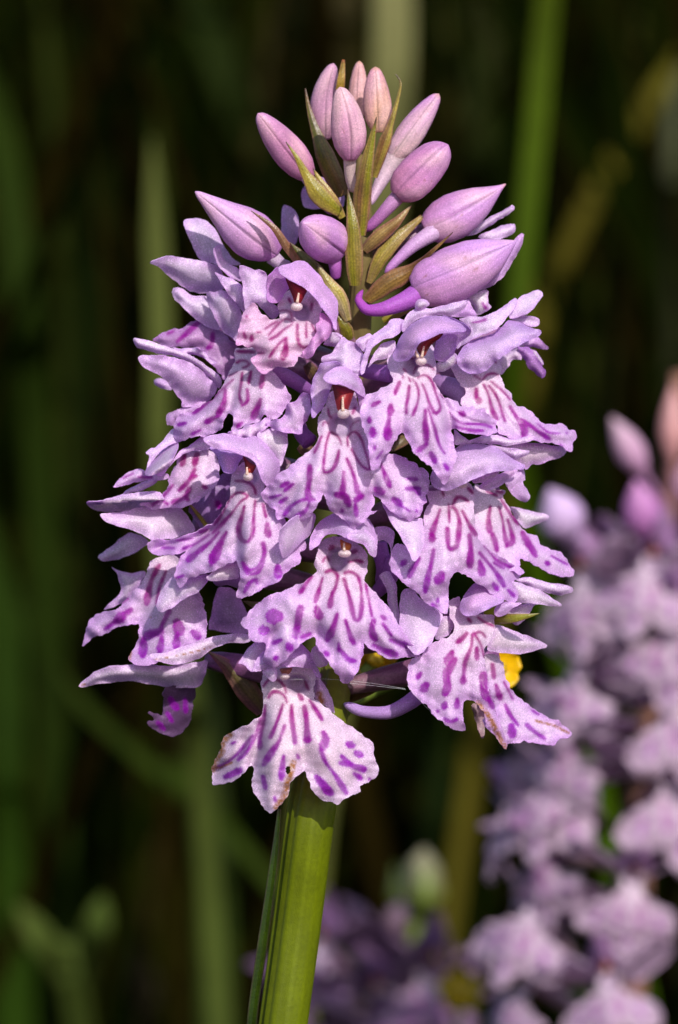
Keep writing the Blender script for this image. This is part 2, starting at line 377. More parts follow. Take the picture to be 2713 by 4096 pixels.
# ---- flower opening at the upper left
f1 = flower((1200, 1250, 7.5), .9)
P(f1, 'lip', 'a', [(700,480),(650,540),(610,620),(605,680),(620,760),(560,780),(500,760),(440,710),(400,650),(360,605),(320,620),(260,700),(225,760),(210,850),(185,940),(170,1040),(250,1050),(370,1085),(375,1140),(325,1185),(360,1260),(400,1320),(450,1350),(500,1330),(580,1280),(680,1280),(770,1275),(800,1220),(830,1160),(880,1170),(930,1120),(990,1000),(1040,900),(1060,800),(1050,710),(1060,650),(1000,560),(900,470)],
  [(800,500,7.5),(610,680,6.8),(1050,700,6.8),(780,830,5.5),(650,1000,4.4),(460,1330,4.5),(190,1000,4.8),(340,640,5.5),(1050,900,5.2),(880,1150,4.6),(700,1250,4.2)],
  [(12,[(620,690),(680,680),(740,700),(750,770)]),(12,[(475,875),(540,830),(600,800)]),(14,[(510,940),(580,860),(650,790),(710,770),(760,805)]),(14,[(520,985),(590,950),(660,890),(750,830)]),(16,[(520,1170),(570,1090),(640,1010),(695,970)]),(28,[(690,980),(690,1100),(660,1180)]),(18,[(810,830),(810,950),(830,1040),(880,1075),(920,1060)]),(15,[(905,800),(900,900),(905,960)]),(14,[(960,830),(1000,905)]),(28,[(330,950),(330,990)]),(16,[(250,920),(270,970)]),(12,[(390,910),(430,910)]),(20,[(720,560),(740,600)]),(14,[(960,610),(955,680)]),(12,[(400,1135),(460,1130)]),(14,[(275,745),(285,755)])],
  pits=[(850,710,105,100,3.0)], throat=(800,720,3.4), col=PK, edge=lin(223,161,217), magenta=1.2, ruffle=.16, wl=90)
P(f1, 'lip_lobe', 'a', [(1050,715),(1090,725),(1150,765),(1180,835),(1175,905),(1130,970),(1060,1035),(1010,1085),(970,1150),(915,1190),(880,1165),(870,1110),(930,1040),(980,950),(1010,900),(1000,830),(1040,790)], [(1060,740,5.0),(1170,860,5.4),(1000,900,4.4),(1000,1050,3.8),(915,1180,4.2),(1080,900,3.6)], col=lin(225,173,223), edge=lin(217,153,213), ruffle=.12, wl=70)
column(f1, 'a', [(690,350),(790,400),(910,460),(890,520),(850,600),(820,620),(780,600),(760,540),(720,440)], 4.7, (803,645), 58, 45, [[(825,500),(808,600)]])
P(f1, 'petal', 'a', [(610,230),(650,205),(740,190),(820,160),(900,170),(950,220),(1040,310),(1100,410),(1170,490),(1220,560),(1240,640),(1240,720),(1220,800),(1225,880),(1200,870),(1150,760),(1060,640),(1000,560),(920,480),(860,430),(780,390),(690,340),(630,290)], [(620,240,3.4),(850,180,5.6),(1050,330,6.2),(1230,700,5.6),(1215,870,4.8),(780,380,3.4),(980,520,4.0)], col=HOOD, bulge=.6, axis=(1,.8))
P(f1, 'petal', 'a', [(490,500),(490,400),(510,320),(580,240),(620,230),(640,300),(700,360),(730,440),(680,500),(640,570),(590,610),(520,600),(490,560)], [(500,540,5),(620,240,4.5),(700,480,7),(590,600,5.2)], col=HOOD, edge=lin(209,143,219))
P(f1, 'sepal', 'b', [(1045,900),(1130,910),(1210,940),(1250,940),(1330,1000),(1330,1150),(1380,1290),(1440,1330),(1450,1410),(1380,1450),(1280,1360),(1200,1280),(1110,1350),(1080,1240),(1075,1100),(1040,980)], [(1045,920,7.2),(1150,1100,8),(1400,1400,8.5),(1300,1050,8.2)], ruffle=.15)
P(f1, 'sepal', 'a', [(1080,1040),(1190,960),(1210,910),(1260,930),(1280,960),(1240,1040),(1180,1060)], [(1150,1000,7)])

# ---- shaded flower behind it at the upper left
f2 = flower((880, 1330, 12.5), .9)
SH = lin(226,204,230)
P(f2, 'lip', 'c', [(250,250),(300,200),(400,150),(520,130),(600,80),(700,60),(880,170),(960,260),(1000,300),(1000,440),(900,580),(850,560),(780,450),(760,420),(640,310),(540,300),(400,310)], [(260,250,12.5),(640,200,12.2),(960,420,12.8),(700,80,13)], [(20,[(660,90),(560,180),(470,260)]),(20,[(790,190),(780,290),(740,320)]),(14,[(430,170),(380,190)])], col=lin(199,153,203), edge=lin(185,133,197))
P(f2, 'sepal', 'b', [(460,430),(500,400),(600,400),(700,430),(780,500),(860,650),(950,800),(1050,880),(900,900),(800,880),(640,840),(590,760),(540,660),(480,540)], [(460,430,11.6),(700,650,12.2),(1000,880,13)], col=SH)
P(f2, 'petal', 'b', [(775,715),(825,680),(840,720),(870,800),(920,870),(1040,940),(1060,1060),(960,1020),(840,930),(800,860),(785,780)], [(820,700,9.8),(1040,1000,10.4)], bulge=-.25)
P(f2, 'sepal', 'b', [(110,870),(180,825),(280,795),(400,800),(500,820),(640,840),(800,890),(860,970),(880,1140),(700,1180),(520,1160),(400,1080),(290,990),(200,915)], [(110,870,9.0),(420,880,10.4),(300,980,10.8),(860,1020,12),(600,1100,11.6)], col=SH, bulge=.5)
P(f2, 'petal', 'b', [(780,960),(850,990),(960,1030),(1060,1100),(1110,1250),(1100,1370),(1080,1390),(1000,1280),(920,1190),(860,1080)], [(780,960,9.4),(1090,1370,9.2),(1060,1150,9)], bulge=.3)
P(f2, 'sepal', 'b', [(335,1150),(370,1125),(450,1140),(540,1200),(700,1215),(800,1300),(860,1450),(830,1568),(700,1530),(600,1470),(500,1380),(430,1300),(365,1250)], [(335,1150,11.4),(820,1500,12)], col=SH, bulge=.5)
P(f2, 'petal', 'b', [(700,1180),(780,1165),(880,1155),(960,1230),(1050,1350),(1070,1420),(1050,1568),(1040,1700),(960,1650),(850,1568),(790,1450),(730,1330)], [(700,1180,10),(1000,1600,10.8),(1000,1300,10)], col=SH, bulge=.5)

# ---- flower at the left with the long striped lip
f3 = flower((990, 1420, 9.5), 1.0)
P(f3, 'lip', 'c', [(985,440),(990,330),(1100,310),(1200,330),(1300,480),(1370,560),(1440,680),(1490,770),(1480,800),(1430,880),(1380,940),(1300,960),(1250,920),(1210,980),(1130,1000),(1050,1030),(970,1060),(975,980),(960,920),(930,905),(890,940),(880,1000),(830,1060),(730,1100),(640,1110),(560,1140),(475,1160),(440,1090),(435,1030),(445,970),(490,920),(580,890),(680,840),(780,780),(850,680),(910,590),(960,500)],
  [(1080,340,8.5),(990,440,8.3),(1200,500,7),(1080,700,5.5),(1480,790,6.2),(1100,980,6),(930,910,6),(450,1060,8.2),(480,1150,8),(700,850,7.8),(850,700,7.6)],
  [(14,[(1000,450),(1040,430),(1090,435),(1115,470),(1060,495)]),(11,[(1010,530),(930,570)]),(12,[(970,600),(880,680),(780,770),(640,890)]),(16,[(700,840),(620,895)]),(17,[(1050,540),(1040,640),(1025,740),(1050,830)]),(17,[(1130,530),(1110,630)]),(17,[(1095,690),(1100,790),(1060,830)]),(27,[(1235,570),(1220,660)]),(20,[(900,690),(890,790),(860,880)]),(28,[(850,870),(840,920)]),(18,[(830,930),(730,980)]),(24,[(1215,780),(1190,850),(1150,940)]),(20,[(1050,990),(1010,1020)]),(16,[(480,1005),(540,990)]),(12,[(600,1090),(680,1050)]),(20,[(1010,350),(1080,350),(1160,355)])],
  creases=[(.5,50,[(990,620),(950,780),(930,905)]),(-.5,60,[(960,620),(850,820),(520,1050)]),(-.35,60,[(1180,520),(1260,700),(1250,880)])], throat=(1080,400,3.0), ruffle=.12)
P(f3, 'sepal', 'c', [(70,250),(90,225),(160,240),(240,260),(340,290),(450,330),(560,370),(660,420),(740,480),(810,540),(870,600),(860,660),(830,680),(760,580),(680,500),(560,430),(420,390),(300,370),(200,340),(110,310)], [(80,260,8.6),(500,380,9.1),(840,620,10.2)], bulge=.5, axis=(1,.5), ruffle=.04)
P(f3, 'petal', 'c', [(120,405),(160,385),(300,380),(420,395),(560,440),(680,510),(770,600),(830,670),(780,760),(680,830),(520,850),(510,800),(480,760),(430,690),(370,610),(290,550),(200,510),(150,470)], [(130,410,8.5),(500,600,9),(820,680,10.3),(520,830,10)], bulge=.5, axis=(1,.7), col=lin(215,181,221))
P(f3, 'petal', 'c', [(370,1000),(380,910),(440,880),(520,850),(680,790),(780,770),(600,900),(480,930),(440,1010),(400,1010)], [(400,950,10.5),(700,820,10.5)], col=LILAC, edge=HOOD)
P(f3, 'sepal', 'c', [(260,640),(270,600),(350,600),(420,690),(330,680)], [(330,640,14.5)], col=LILAC)
P(f3, 'petal', 'c', [(400,310),(500,320),(600,320),(640,315),(730,360),(760,420),(830,440),(780,460),(700,400),(560,370)], [(400,310,10),(820,440,10.6)], ruffle=.2, wl=60)
P(f3, 'lip_lobe', 'f', [(180,800),(260,780),(300,720),(310,660),(380,640),(420,590),(440,565),(500,590),(510,680),(490,790),(440,840),(430,905),(350,905),(240,890),(130,830)], [(200,830,4.6),(350,760,4.4),(470,640,5.4),(430,890,4.4)], ruffle=.28, wl=70, col=lin(217,185,221))
P(f3, 'petal', 'c', [(920,1080),(940,1065),(1000,1050),(1060,1035),(1070,990),(1130,1000),(1200,985),(1260,940),(1310,965),(1290,1010),(1200,1090),(1100,1120),(1000,1110),(930,1105)], [(930,1090,4.8),(1290,970,5.0)], ruffle=.25, wl=60, col=lin(229,199,227))

# ---- flower at the left below, half turned away
f4 = flower((800, 1810, 11), .95)
P(f4, 'lip', 'd', [(750,230),(840,205),(960,200),(1030,230),(1050,320),(1055,400),(1030,460),(980,520),(920,580),(850,615),(780,640),(680,650),(600,660),(520,655),(430,630),(440,610),(540,600),(600,540),(650,480),(660,420),(700,330)], [(760,230,9.5),(1030,250,9),(1050,400,8.5),(850,610,8),(440,620,8.0),(660,440,9),(800,420,8)],
  [(20,[(780,240),(760,310)]),(26,[(880,230),(860,310)]),(20,[(860,350),(820,430),(740,510)]),(22,[(870,400),(830,420)]),(12,[(690,470),(620,550),(530,630)]),(20,[(820,500),(780,570),(690,610)]),(18,[(930,480),(950,490)]),(12,[(620,600),(650,620)]),(14,[(790,560),(810,590)])], throat=(860,180,2.0), magenta=.5)
P(f4, 'petal', 'd', [(468,390),(480,350),(540,270),(600,200),(680,150),(730,130),(720,200),(690,280),(640,340),(570,380),(500,398)], [(470,385,6.3),(720,140,8.5),(600,280,6.6)], col=lin(229,207,229), bulge=.6, axis=(-1,1.1))
P(f4, 'sepal', 'd', [(475,215),(520,180),(550,180),(600,130),(660,60),(700,30),(740,120),(680,150),(600,200),(540,270),(490,330),(475,370),(490,300),(500,240)], [(480,220,8.2),(480,350,7.4),(700,60,9)], axis=(-1,1))
P(f4, 'petal', 'd', [(560,385),(640,340),(700,270),(740,200),(800,170),(900,100),(960,80),(980,180),(900,200),(800,215),(740,250),(660,330),(600,400)], [(570,385,7.6),(800,190,8.2),(960,120,8.4)], axis=(-1,.7))
P(f4, 'lip_lobe', 'd', [(220,485),(270,430),(340,370),(420,345),(470,360),(470,390),(560,390),(650,380),(660,420),(600,430),(520,430),(440,440),(350,465),(260,485)], [(220,480,9.6),(650,400,9)], [(9,[(300,415),(380,380)]),(13,[(420,410),(520,410)])], axis=(1,-.2))
P(f4, 'lip_lobe', 'd', [(300,540),(380,480),(470,440),(570,430),(540,470),(480,500),(400,520)], [(310,540,10.8),(560,440,10.2)], axis=(1,-.4))

# ---- flower left of the middle with the U-marked lip
f5 = flower((1000, 1890, 6.5), 1.0)
P(f5, 'lip', 'd', [(1240,290),(1180,350),(1145,430),(1135,500),(1140,560),(1100,640),(1050,720),(1000,775),(950,790),(860,840),(740,880),(620,900),(530,910),(485,930),(490,970),(540,1010),(620,1025),(720,1010),(790,990),(760,1030),(720,1100),(700,1180),(730,1260),(750,1280),(800,1220),(880,1180),(960,1160),(1060,1120),(1140,1080),(1190,1055),(1200,1130),(1220,1200),(1200,1290),(1185,1350),(1230,1355),(1320,1330),(1380,1290),(1400,1270),(1480,1240),(1560,1170),(1640,1120),(1690,1060),(1697,1010),(1734,948),(1709,898),(1650,820),(1540,720),(1450,620),(1400,560),(1410,500),(1400,430),(1340,320)],
  [(1290,330,6),(1140,500,5.2),(1400,480,5),(1250,560,4),(1250,850,2.6),(1190,1350,2.8),(1190,1060,3),(750,1260,5.2),(720,1100,6),(900,1050,4.6),(490,950,7.0),(800,920,6.4),(1000,790,6.5),(1050,720,5.5),(1700,950,3.6),(1500,900,2.9)],
  [(13,[(1150,570),(1180,535),(1230,530),(1280,560),(1220,600),(1160,680),(1080,770),(1000,850)]),(11,[(1145,560),(1090,670),(1020,780)]),(14,[(1180,440),(1240,440),(1300,460),(1335,510),(1340,540)]),(17,[(1250,640),(1230,720),(1205,810),(1220,890),(1270,920),(1310,870),(1320,780),(1325,690),(1335,600)]),(18,[(1395,620),(1420,720)]),(26,[(1430,780),(1440,860)]),(20,[(1400,930),(1410,1000),(1390,1080),(1350,1140),(1280,1150),(1240,1080)]),(12,[(1250,1310),(1290,1240),(1340,1210),(1350,1240)]),(27,[(1510,1110),(1510,1170)]),(17,[(1110,840),(1060,930),(1010,1010),(985,1100)]),(28,[(1070,920),(1000,1060)]),(14,[(1050,840),(980,920),(880,1000)]),(18,[(880,1000),(810,1060)]),(10,[(960,820),(900,840)]),(9,[(970,860),(870,930),(770,970)]),(9,[(720,905),(840,890)]),(9,[(600,960),(700,965)]),(10,[(720,1200),(770,1180)])],
  creases=[(1.0,40,[(1090,700),(960,850),(790,985)]),(.6,26,[(1060,760),(820,900),(560,970)]),(.5,45,[(1200,760),(1190,900),(1190,1055)]),(-.4,60,[(1270,560),(1290,800),(1260,1250)])], throat=(1280,480,3.0), pits=[(1300,420,60,55,1.6)], ruffle=.12)
column(f5, 'd', [(1240,240),(1290,290),(1340,320),(1320,370),(1290,390),(1260,370),(1255,310)], 3.4, (1280,405), 38, 36, [[(1270,330),(1272,390)]], col=lin(176,70,50))
P(f5, 'petal', 'd', [(930,110),(980,80),(1070,70),(1160,80),(1260,100),(1340,90),(1400,130),(1460,190),(1510,260),(1530,330),(1520,400),(1480,460),(1430,480),(1390,440),(1370,380),(1340,310),(1290,260),(1220,230),(1130,200),(1050,190),(980,160)], [(930,110,1.5),(1260,110,4),(1500,260,4.5),(1430,470,3.4),(1340,300,2),(1130,190,1.8)], col=lin(217,181,223), bulge=.7, axis=(1,.6))
P(f5, 'sepal', 'c', [(1180,1100),(1260,1050),(1330,1035),(1420,1060),(1455,1090),(1455,1200),(1430,1300),(1390,1380),(1320,1260)], [(1420,1070,5.2),(1300,1150,5),(1390,1370,5)], col=lin(225,209,221))
P(f5, 'petal', 'c', [(760,1210),(820,1190),(860,1230),(950,1240),(1060,1270),(1020,1360),(990,1420),(950,1440),(890,1420),(850,1350),(830,1290)], [(950,1430,4),(780,1210,4.4),(1050,1290,5.2)], col=HOOD, edge=lin(185,141,215))
P(f5, 'sepal', 'd', [(560,1420),(580,1340),(640,1240),(700,1180),(760,1260),(820,1200),(960,1170),(960,1220),(890,1310),(800,1350),(700,1420),(610,1465),(570,1460)], [(570,1440,6.4),(700,1200,7),(950,1190,6.0)], col=lin(223,199,225), axis=(-1,.9))
P(f5, 'sepal', 'd', [(950,1190),(1040,1130),(1190,1060),(1210,1150),(1200,1200),(1050,1225),(970,1220)], [(960,1200,4.4),(1190,1130,5)], col=lin(235,215,229), axis=(1,-.4))

# ---- middle flower
f6 = flower((1370, 1690, 6.0), 1.0)
P(f6, 'lip', 'f', [(680,560),(640,640),(600,720),(565,800),(560,870),(580,930),(545,1010),(480,1075),(400,1120),(320,1190),(230,1260),(150,1340),(90,1405),(120,1460),(150,1510),(215,1550),(225,1610),(240,1635),(290,1620),(350,1630),(420,1640),(480,1620),(530,1560),(580,1490),(615,1420),(630,1480),(670,1540),(740,1590),(790,1640),(830,1690),(870,1710),(910,1680),(950,1650),(1000,1595),(1070,1548),(1020,1550),(1035,1500),(1040,1460),(1030,1410),(1080,1450),(1110,1490),(1170,1540),(1240,1600),(1310,1630),(1370,1630),(1420,1590),(1450,1520),(1480,1480),(1470,1420),(1500,1350),(1505,1270),(1490,1230),(1440,1200),(1410,1190),(1390,1150),(1330,1130),(1270,1100),(1200,1080),(1140,1070),(1060,1060),(1010,1000),(975,930),(945,870),(945,800),(935,720),(900,650),(870,560)],
  [(770,600,4.8),(580,860,4.2),(940,860,4.2),(790,960,3.2),(790,1300,1.2),(850,1690,2.0),(100,1410,3.0),(480,1250,1.6),(300,1600,2.5),(1480,1300,3.2),(1130,1250,2.2),(1380,1620,2.6)],
  [(13,[(600,930),(570,1000),(540,1065)]),(14,[(665,900),(640,980),(625,1080),(615,1180),(625,1235),(690,1210),(730,1130),(745,1050)]),(10,[(680,895),(720,920),(750,950),(765,1000)]),(12,[(820,1010),(815,940),(860,890),(905,910),(940,970),(960,1040),(985,1120),(1005,1210),(940,1180),(890,1110),(850,1040)]),(16,[(810,1120),(850,1210),(880,1300),(900,1390),(930,1440)]),(19,[(785,1230),(785,1330),(770,1410)]),(30,[(725,1420),(800,1440),(830,1500)]),(23,[(940,1430),(885,1470)]),(15,[(880,1500),(890,1590)]),(12,[(770,1545),(775,1555)]),(21,[(500,1180),(495,1300),(480,1400),(500,1450)]),(14,[(540,1460),(440,1460),(350,1510),(290,1585)]),(14,[(500,1470),(470,1550),(390,1600)]),(16,[(260,1350),(320,1320)]),(15,[(290,1385),(360,1330)]),(9,[(170,1445),(260,1420)]),(14,[(255,1480),(310,1445)]),(17,[(1090,1150),(1110,1200),(1140,1280),(1170,1350)]),(13,[(1320,1285),(1390,1290)]),(17,[(1310,1370),(1420,1370)]),(14,[(1400,1400),(1420,1410)]),(27,[(1060,1370),(1100,1395)]),(25,[(1205,1460),(1250,1500)]),(10,[(1250,1500),(1340,1560)]),(9,[(1395,1550),(1395,1560)]),(10,[(610,840),(620,805),(655,825)]),(8,[(840,875),(850,830),(910,800)]),(12,[(655,700),(660,750),(680,775)]),(14,[(880,690),(860,740)])],
  pits=[(765,835,108,105,3.6)], creases=[(.45,55,[(640,1180),(620,1300),(615,1420)]),(.45,55,[(980,1230),(1010,1320),(1030,1410)]),(-.35,70,[(790,980),(800,1250),(860,1600)]),(.4,40,[(420,1300),(330,1480),(240,1600)])], throat=(770,850,3.2), ruffle=.13)
column(f6, 'f', [(690,490),(780,515),(870,540),(860,600),(830,690),(815,720),(740,720),(715,640),(695,540)], 2.5, (782,742), 48, 42, [[(776,600),(778,720)]])
P(f6, 'sepal', 'f', [(780,100),(830,130),(880,150),(920,200),(960,260),(940,330),(905,440),(850,400),(700,330),(600,310),(600,270),(640,250),(690,230),(730,160)], [(780,110,5.4),(940,270,5.2),(620,280,4.6),(850,380,3.8)], col=lin(219,193,223), ruffle=.2, wl=80)
P(f6, 'petal', 'f', [(560,390),(600,320),(700,300),(760,325),(690,400),(690,490),(670,560),(640,640),(590,720),(540,775),(520,760),(515,650),(510,560),(530,460)], [(530,760,3),(520,560,3.6),(690,310,3.2),(680,540,5.0)], col=lin(215,187,219), edge=lin(193,145,217))
P(f6, 'petal', 'f', [(615,440),(650,390),(720,350),(800,350),(870,400),(920,460),(960,540),(965,600),(930,590),(870,545),(800,510),(700,490),(640,470)], [(620,440,1.2),(720,350,2.6),(960,590,3.6),(750,490,1.2),(880,420,3)], col=lin(215,185,221), bulge=.5, axis=(1,.5))
P(f6, 'petal', 'f', [(880,420),(930,460),(965,560),(970,620),(950,720),(930,700),(900,620),(870,540)], [(930,500,3.8),(940,700,4.2)], col=HOOD)
P(f6, 'sepal', 'f', [(880,130),(950,90),(1000,70),(1040,110),(1000,150),(960,220),(930,200)], [(960,130,5.4)])
P(f6, 'sepal', 'f', [(620,150),(690,60),(760,110),(770,150),(720,180),(660,170)], [(700,120,6.4)], col=lin(215,191,217))
P(f6, 'sepal', 'G', [(50,270),(150,330),(250,390),(330,390),(340,480),(340,560),(325,620),(300,670),(275,690),(255,670),(230,600),(180,520),(130,440),(90,370)], [(100,300,3.6),(300,400,3.4),(280,680,.8),(230,520,1.8)], col=lin(225,199,225), bulge=.5)

# ---- flower right of the middle, upper
f7 = flower((1680, 1440, 5.8), 1.0)
P(f7, 'lip', 'g', [(400,600),(392,680),(420,760),(455,830),(450,870),(380,900),(280,950),(180,985),(140,1060),(110,1150),(105,1240),(130,1320),(170,1420),(190,1520),(200,1620),(215,1720),(240,1775),(290,1760),(330,1680),(390,1600),(450,1510),(520,1410),(550,1390),(580,1440),(620,1520),(680,1600),(780,1690),(860,1770),(920,1850),(980,1915),(1010,1905),(1050,1830),(1090,1730),(1115,1640),(1100,1540),(1080,1420),(1060,1350),(1120,1360),(1230,1390),(1350,1400),(1500,1400),(1545,1370),(1530,1310),(1540,1270),(1500,1220),(1430,1180),(1410,1130),(1330,1150),(1270,1110),(1150,1090),(1070,1040),(990,1010),(930,930),(870,850),(905,780),(910,700),(890,620),(880,540),(850,470),(700,450),(600,500),(450,560)],
  [(650,520,4.8),(400,680,4.2),(900,720,4.5),(620,850,3.0),(800,850,3.2),(650,1150,0.8),(560,1380,0.6),(110,1200,0.6),(240,1770,0.2),(980,1910,1.0),(1000,1300,1.5),(1100,1120,2.2),(1540,1320,4.0),(1400,1150,4.2)],
  [(20,[(520,860),(490,930),(470,980)]),(19,[(620,900),(610,1000),(590,1100),(590,1180)]),(9,[(615,810),(635,850)]),(17,[(690,870),(715,930),(720,1010),(700,1100),(660,1200)]),(8,[(660,830),(690,870)]),(15,[(760,880),(800,980),(830,1080),(870,1150),(890,1190),(950,1140),(930,1060),(900,980),(870,880),(830,810),(770,780),(710,810)]),(13,[(665,770),(690,700),(760,680),(820,680),(880,725)]),(28,[(790,1150),(790,1280),(800,1400),(800,1500)]),(26,[(800,1510),(710,1570)]),(14,[(815,1120),(850,1230),(890,1350),(920,1470),(960,1560),(990,1600)]),(24,[(850,1600),(890,1690)]),(20,[(990,1720),(1020,1770)]),(30,[(425,1100),(420,1180)]),(27,[(415,1180),(400,1300),(380,1400)]),(38,[(400,1370),(390,1440)]),(21,[(240,1100),(310,1065)]),(19,[(205,1235),(205,1270)]),(29,[(235,1350),(235,1410)]),(14,[(260,1530),(258,1560)]),(12,[(340,1580),(280,1660)]),(12,[(1040,1170),(1090,1240),(1180,1290),(1300,1295),(1400,1300),(1480,1330)]),(14,[(1110,1320),(1200,1350),(1300,1365),(1390,1365)]),(25,[(1150,1180),(1190,1200)]),(8,[(940,970),(980,1030)]),(12,[(560,720),(590,750)]),(9,[(555,790),(555,815)]),(14,[(630,610),(690,600)])],
  pits=[(640,690,75,95,2.2)], creases=[(.4,60,[(540,1100),(540,1250),(550,1390)]),(.9,50,[(940,960),(1020,1160),(1060,1345)]),(-.4,80,[(740,820),(830,1250),(960,1800)]),(.4,24,[(1060,1140),(1250,1260),(1500,1310)])], throat=(700,700,3.0), ruffle=.13)
column(f7, 'g', [(700,480),(760,410),(840,370),(970,345),(940,400),(870,450),(830,500),(800,560),(775,590),(740,580),(710,540)], 2.4, (745,640), 54, 44, [[(775,480),(752,600)],[(675,510),(715,600)]])
P(f7, 'petal', 'g', [(450,580),(470,520),(500,440),(560,340),(640,250),(740,190),(850,165),(960,165),(1060,200),(1150,240),(1215,290),(1200,320),(1100,335),(980,345),(880,370),(800,410),(720,460),(670,540),(640,600),(590,640),(520,645),(460,620)], [(450,600,3.2),(560,340,3.2),(850,180,3.5),(1200,300,1.4),(700,430,0.9),(600,620,2),(900,340,1.4)], col=HOOD, edge=lin(191,143,211), bulge=.6, axis=(1,-.6))
P(f7, 'petal', 'g', [(960,165),(1080,190),(1200,250),(1265,310),(1250,370),(1170,430),(1110,500),(1060,590),(990,640),(910,640),(885,590),(880,500),(900,430),(970,345),(1100,325),(1190,310),(1200,285)], [(900,620,4),(1000,400,4.2),(1260,330,2.0),(960,170,4.0),(1190,270,2.4)], col=lin(211,177,219), edge=lin(189,133,211))
P(f7, 'sepal', 'g', [(560,220),(640,110),(730,70),(830,90),(940,60),(1080,30),(1200,0),(1230,30),(1180,100),(1060,170),(960,160),(850,165),(740,190),(640,250),(560,340),(540,300)], [(560,300,5),(800,100,5.2),(1200,30,5.6)], col=lin(209,175,219), axis=(1,-.3))
P(f7, 'sepal', 'g', [(910,660),(1000,640),(1080,560),(1115,570),(1110,640),(1060,710),(910,760)], [(1000,680,5.5)], col=WHITE)
P(f7, 'sepal', 'g', [(380,260),(420,210),(480,190),(560,210),(550,300),(480,380),(350,420),(250,480),(190,600),(150,760),(110,780),(110,700),(150,570),(210,400)], [(120,770,3.2),(200,450,4.2),(420,230,5),(540,280,5)], col=lin(207,171,219), bulge=.4, axis=(-1,1.2))
P(f7, 'sepal', 'g', [(190,700),(260,540),(360,450),(470,420),(480,500),(400,600),(260,640),(200,700)], [(200,690,4.6),(460,450,5.6)], col=lin(225,203,223))
P(f7, 'petal', 'g', [(680,80),(680,20),(730,-10),(800,0),(840,40),(800,80),(730,100)], [(760,50,5.0)], col=lin(223,199,223), bulge=.8)

# ---- flower at the right edge, upper
f8 = flower((1950, 1470, 9.5), 1.0)
P(f8, 'lip', 'h', [(150,850),(140,900),(170,970),(220,1040),(270,1080),(250,1150),(205,1225),(330,1280),(450,1330),(560,1420),(570,1490),(650,1530),(720,1550),(800,1550),(900,1560),(1000,1590),(1100,1600),(1180,1620),(1240,1665),(1285,1670),(1290,1620),(1285,1580),(1320,1560),(1325,1520),(1300,1480),(1240,1465),(1200,1420),(1130,1410),(1050,1415),(980,1390),(935,1340),(920,1310),(870,1290),(820,1250),(740,1230),(700,1150),(650,1060),(620,1000),(590,950),(600,900),(585,800),(540,790),(450,850),(300,850)],
  [(150,880,7),(560,820,8),(420,1010,6.5),(300,1200,6),(600,1400,5.8),(720,1200,7.5),(800,1540,6.5),(1000,1400,8.5),(1320,1530,10.5),(1290,1660,10),(740,1240,8)],
  [(22,[(370,1080),(370,1150)]),(28,[(375,1170),(400,1200)]),(19,[(440,1040),(480,1120),(510,1240),(530,1310),(565,1360)]),(15,[(490,1050),(550,1130),(590,1220),(620,1320),(640,1380)]),(13,[(510,1010),(560,1050),(630,1110),(690,1180)]),(15,[(430,990),(470,945),(530,930),(575,945)]),(23,[(690,1250),(740,1330),(800,1420),(830,1470),(820,1520)]),(20,[(800,1380),(900,1440),(980,1500),(1060,1550)]),(10,[(950,1410),(1050,1490),(1160,1500)]),(8,[(1220,1490),(1230,1500)]),(9,[(1160,1600),(1180,1620)]),(12,[(350,950),(410,990)]),(10,[(550,820),(555,835)])],
  creases=[(-.6,55,[(560,960),(720,1230),(900,1420),(1200,1520)]),(.5,40,[(480,1050),(640,1350),(800,1540)])], throat=(420,950,3.2), ruffle=.1)
P(f8, 'lip_lobe', 'h', [(560,1500),(700,1570),(850,1590),(1000,1600),(1180,1630),(1225,1670),(1180,1720),(1060,1760),(960,1800),(900,1790),(840,1840),(740,1760),(650,1680)], [(600,1550,7.4),(840,1830,8.6),(1220,1670,10.6)], col=lin(231,207,227))
P(f8, 'petal', 'h', [(190,760),(230,700),(300,640),(400,590),(520,550),(600,500),(680,430),(780,450),(880,490),(970,520),(990,550),(960,580),(900,600),(800,660),(700,710),(620,770),(540,830),(470,900),(400,935),(300,930),(230,890),(190,830)], [(200,790,5.5),(400,920,5.5),(980,550,6.4),(500,560,7),(550,700,5)], col=lin(217,185,223), edge=lin(193,143,215), bulge=.8, axis=(1,-.5))
P(f8, 'sepal', 'h', [(205,410),(300,390),(430,390),(540,350),(640,290),(700,240),(740,215),(760,240),(740,300),(690,370),(640,430),(560,510),(450,560),(340,600),(250,660),(190,700),(180,670),(250,610),(310,560),(315,500),(260,450)], [(200,690,6.5),(300,400,7),(740,230,8),(500,470,6)], [(14,[(330,450),(400,440),(460,420)])], col=lin(225,203,227), axis=(1,-.5), sw=.8)
P(f8, 'sepal', 'h', [(760,240),(820,190),(950,140),(990,165),(995,200),(950,270),(880,350),(790,390),(700,410),(690,370),(740,300)], [(700,400,7.6),(990,170,9.5),(820,190,9),(870,340,8)], col=lin(219,195,221), axis=(1,-.8), bulge=-.2)
P(f8, 'petal', 'h', [(700,410),(800,390),(920,395),(965,420),(965,470),(940,485),(880,490),(780,450)], [(720,420,8),(960,440,9)], bulge=-.3)
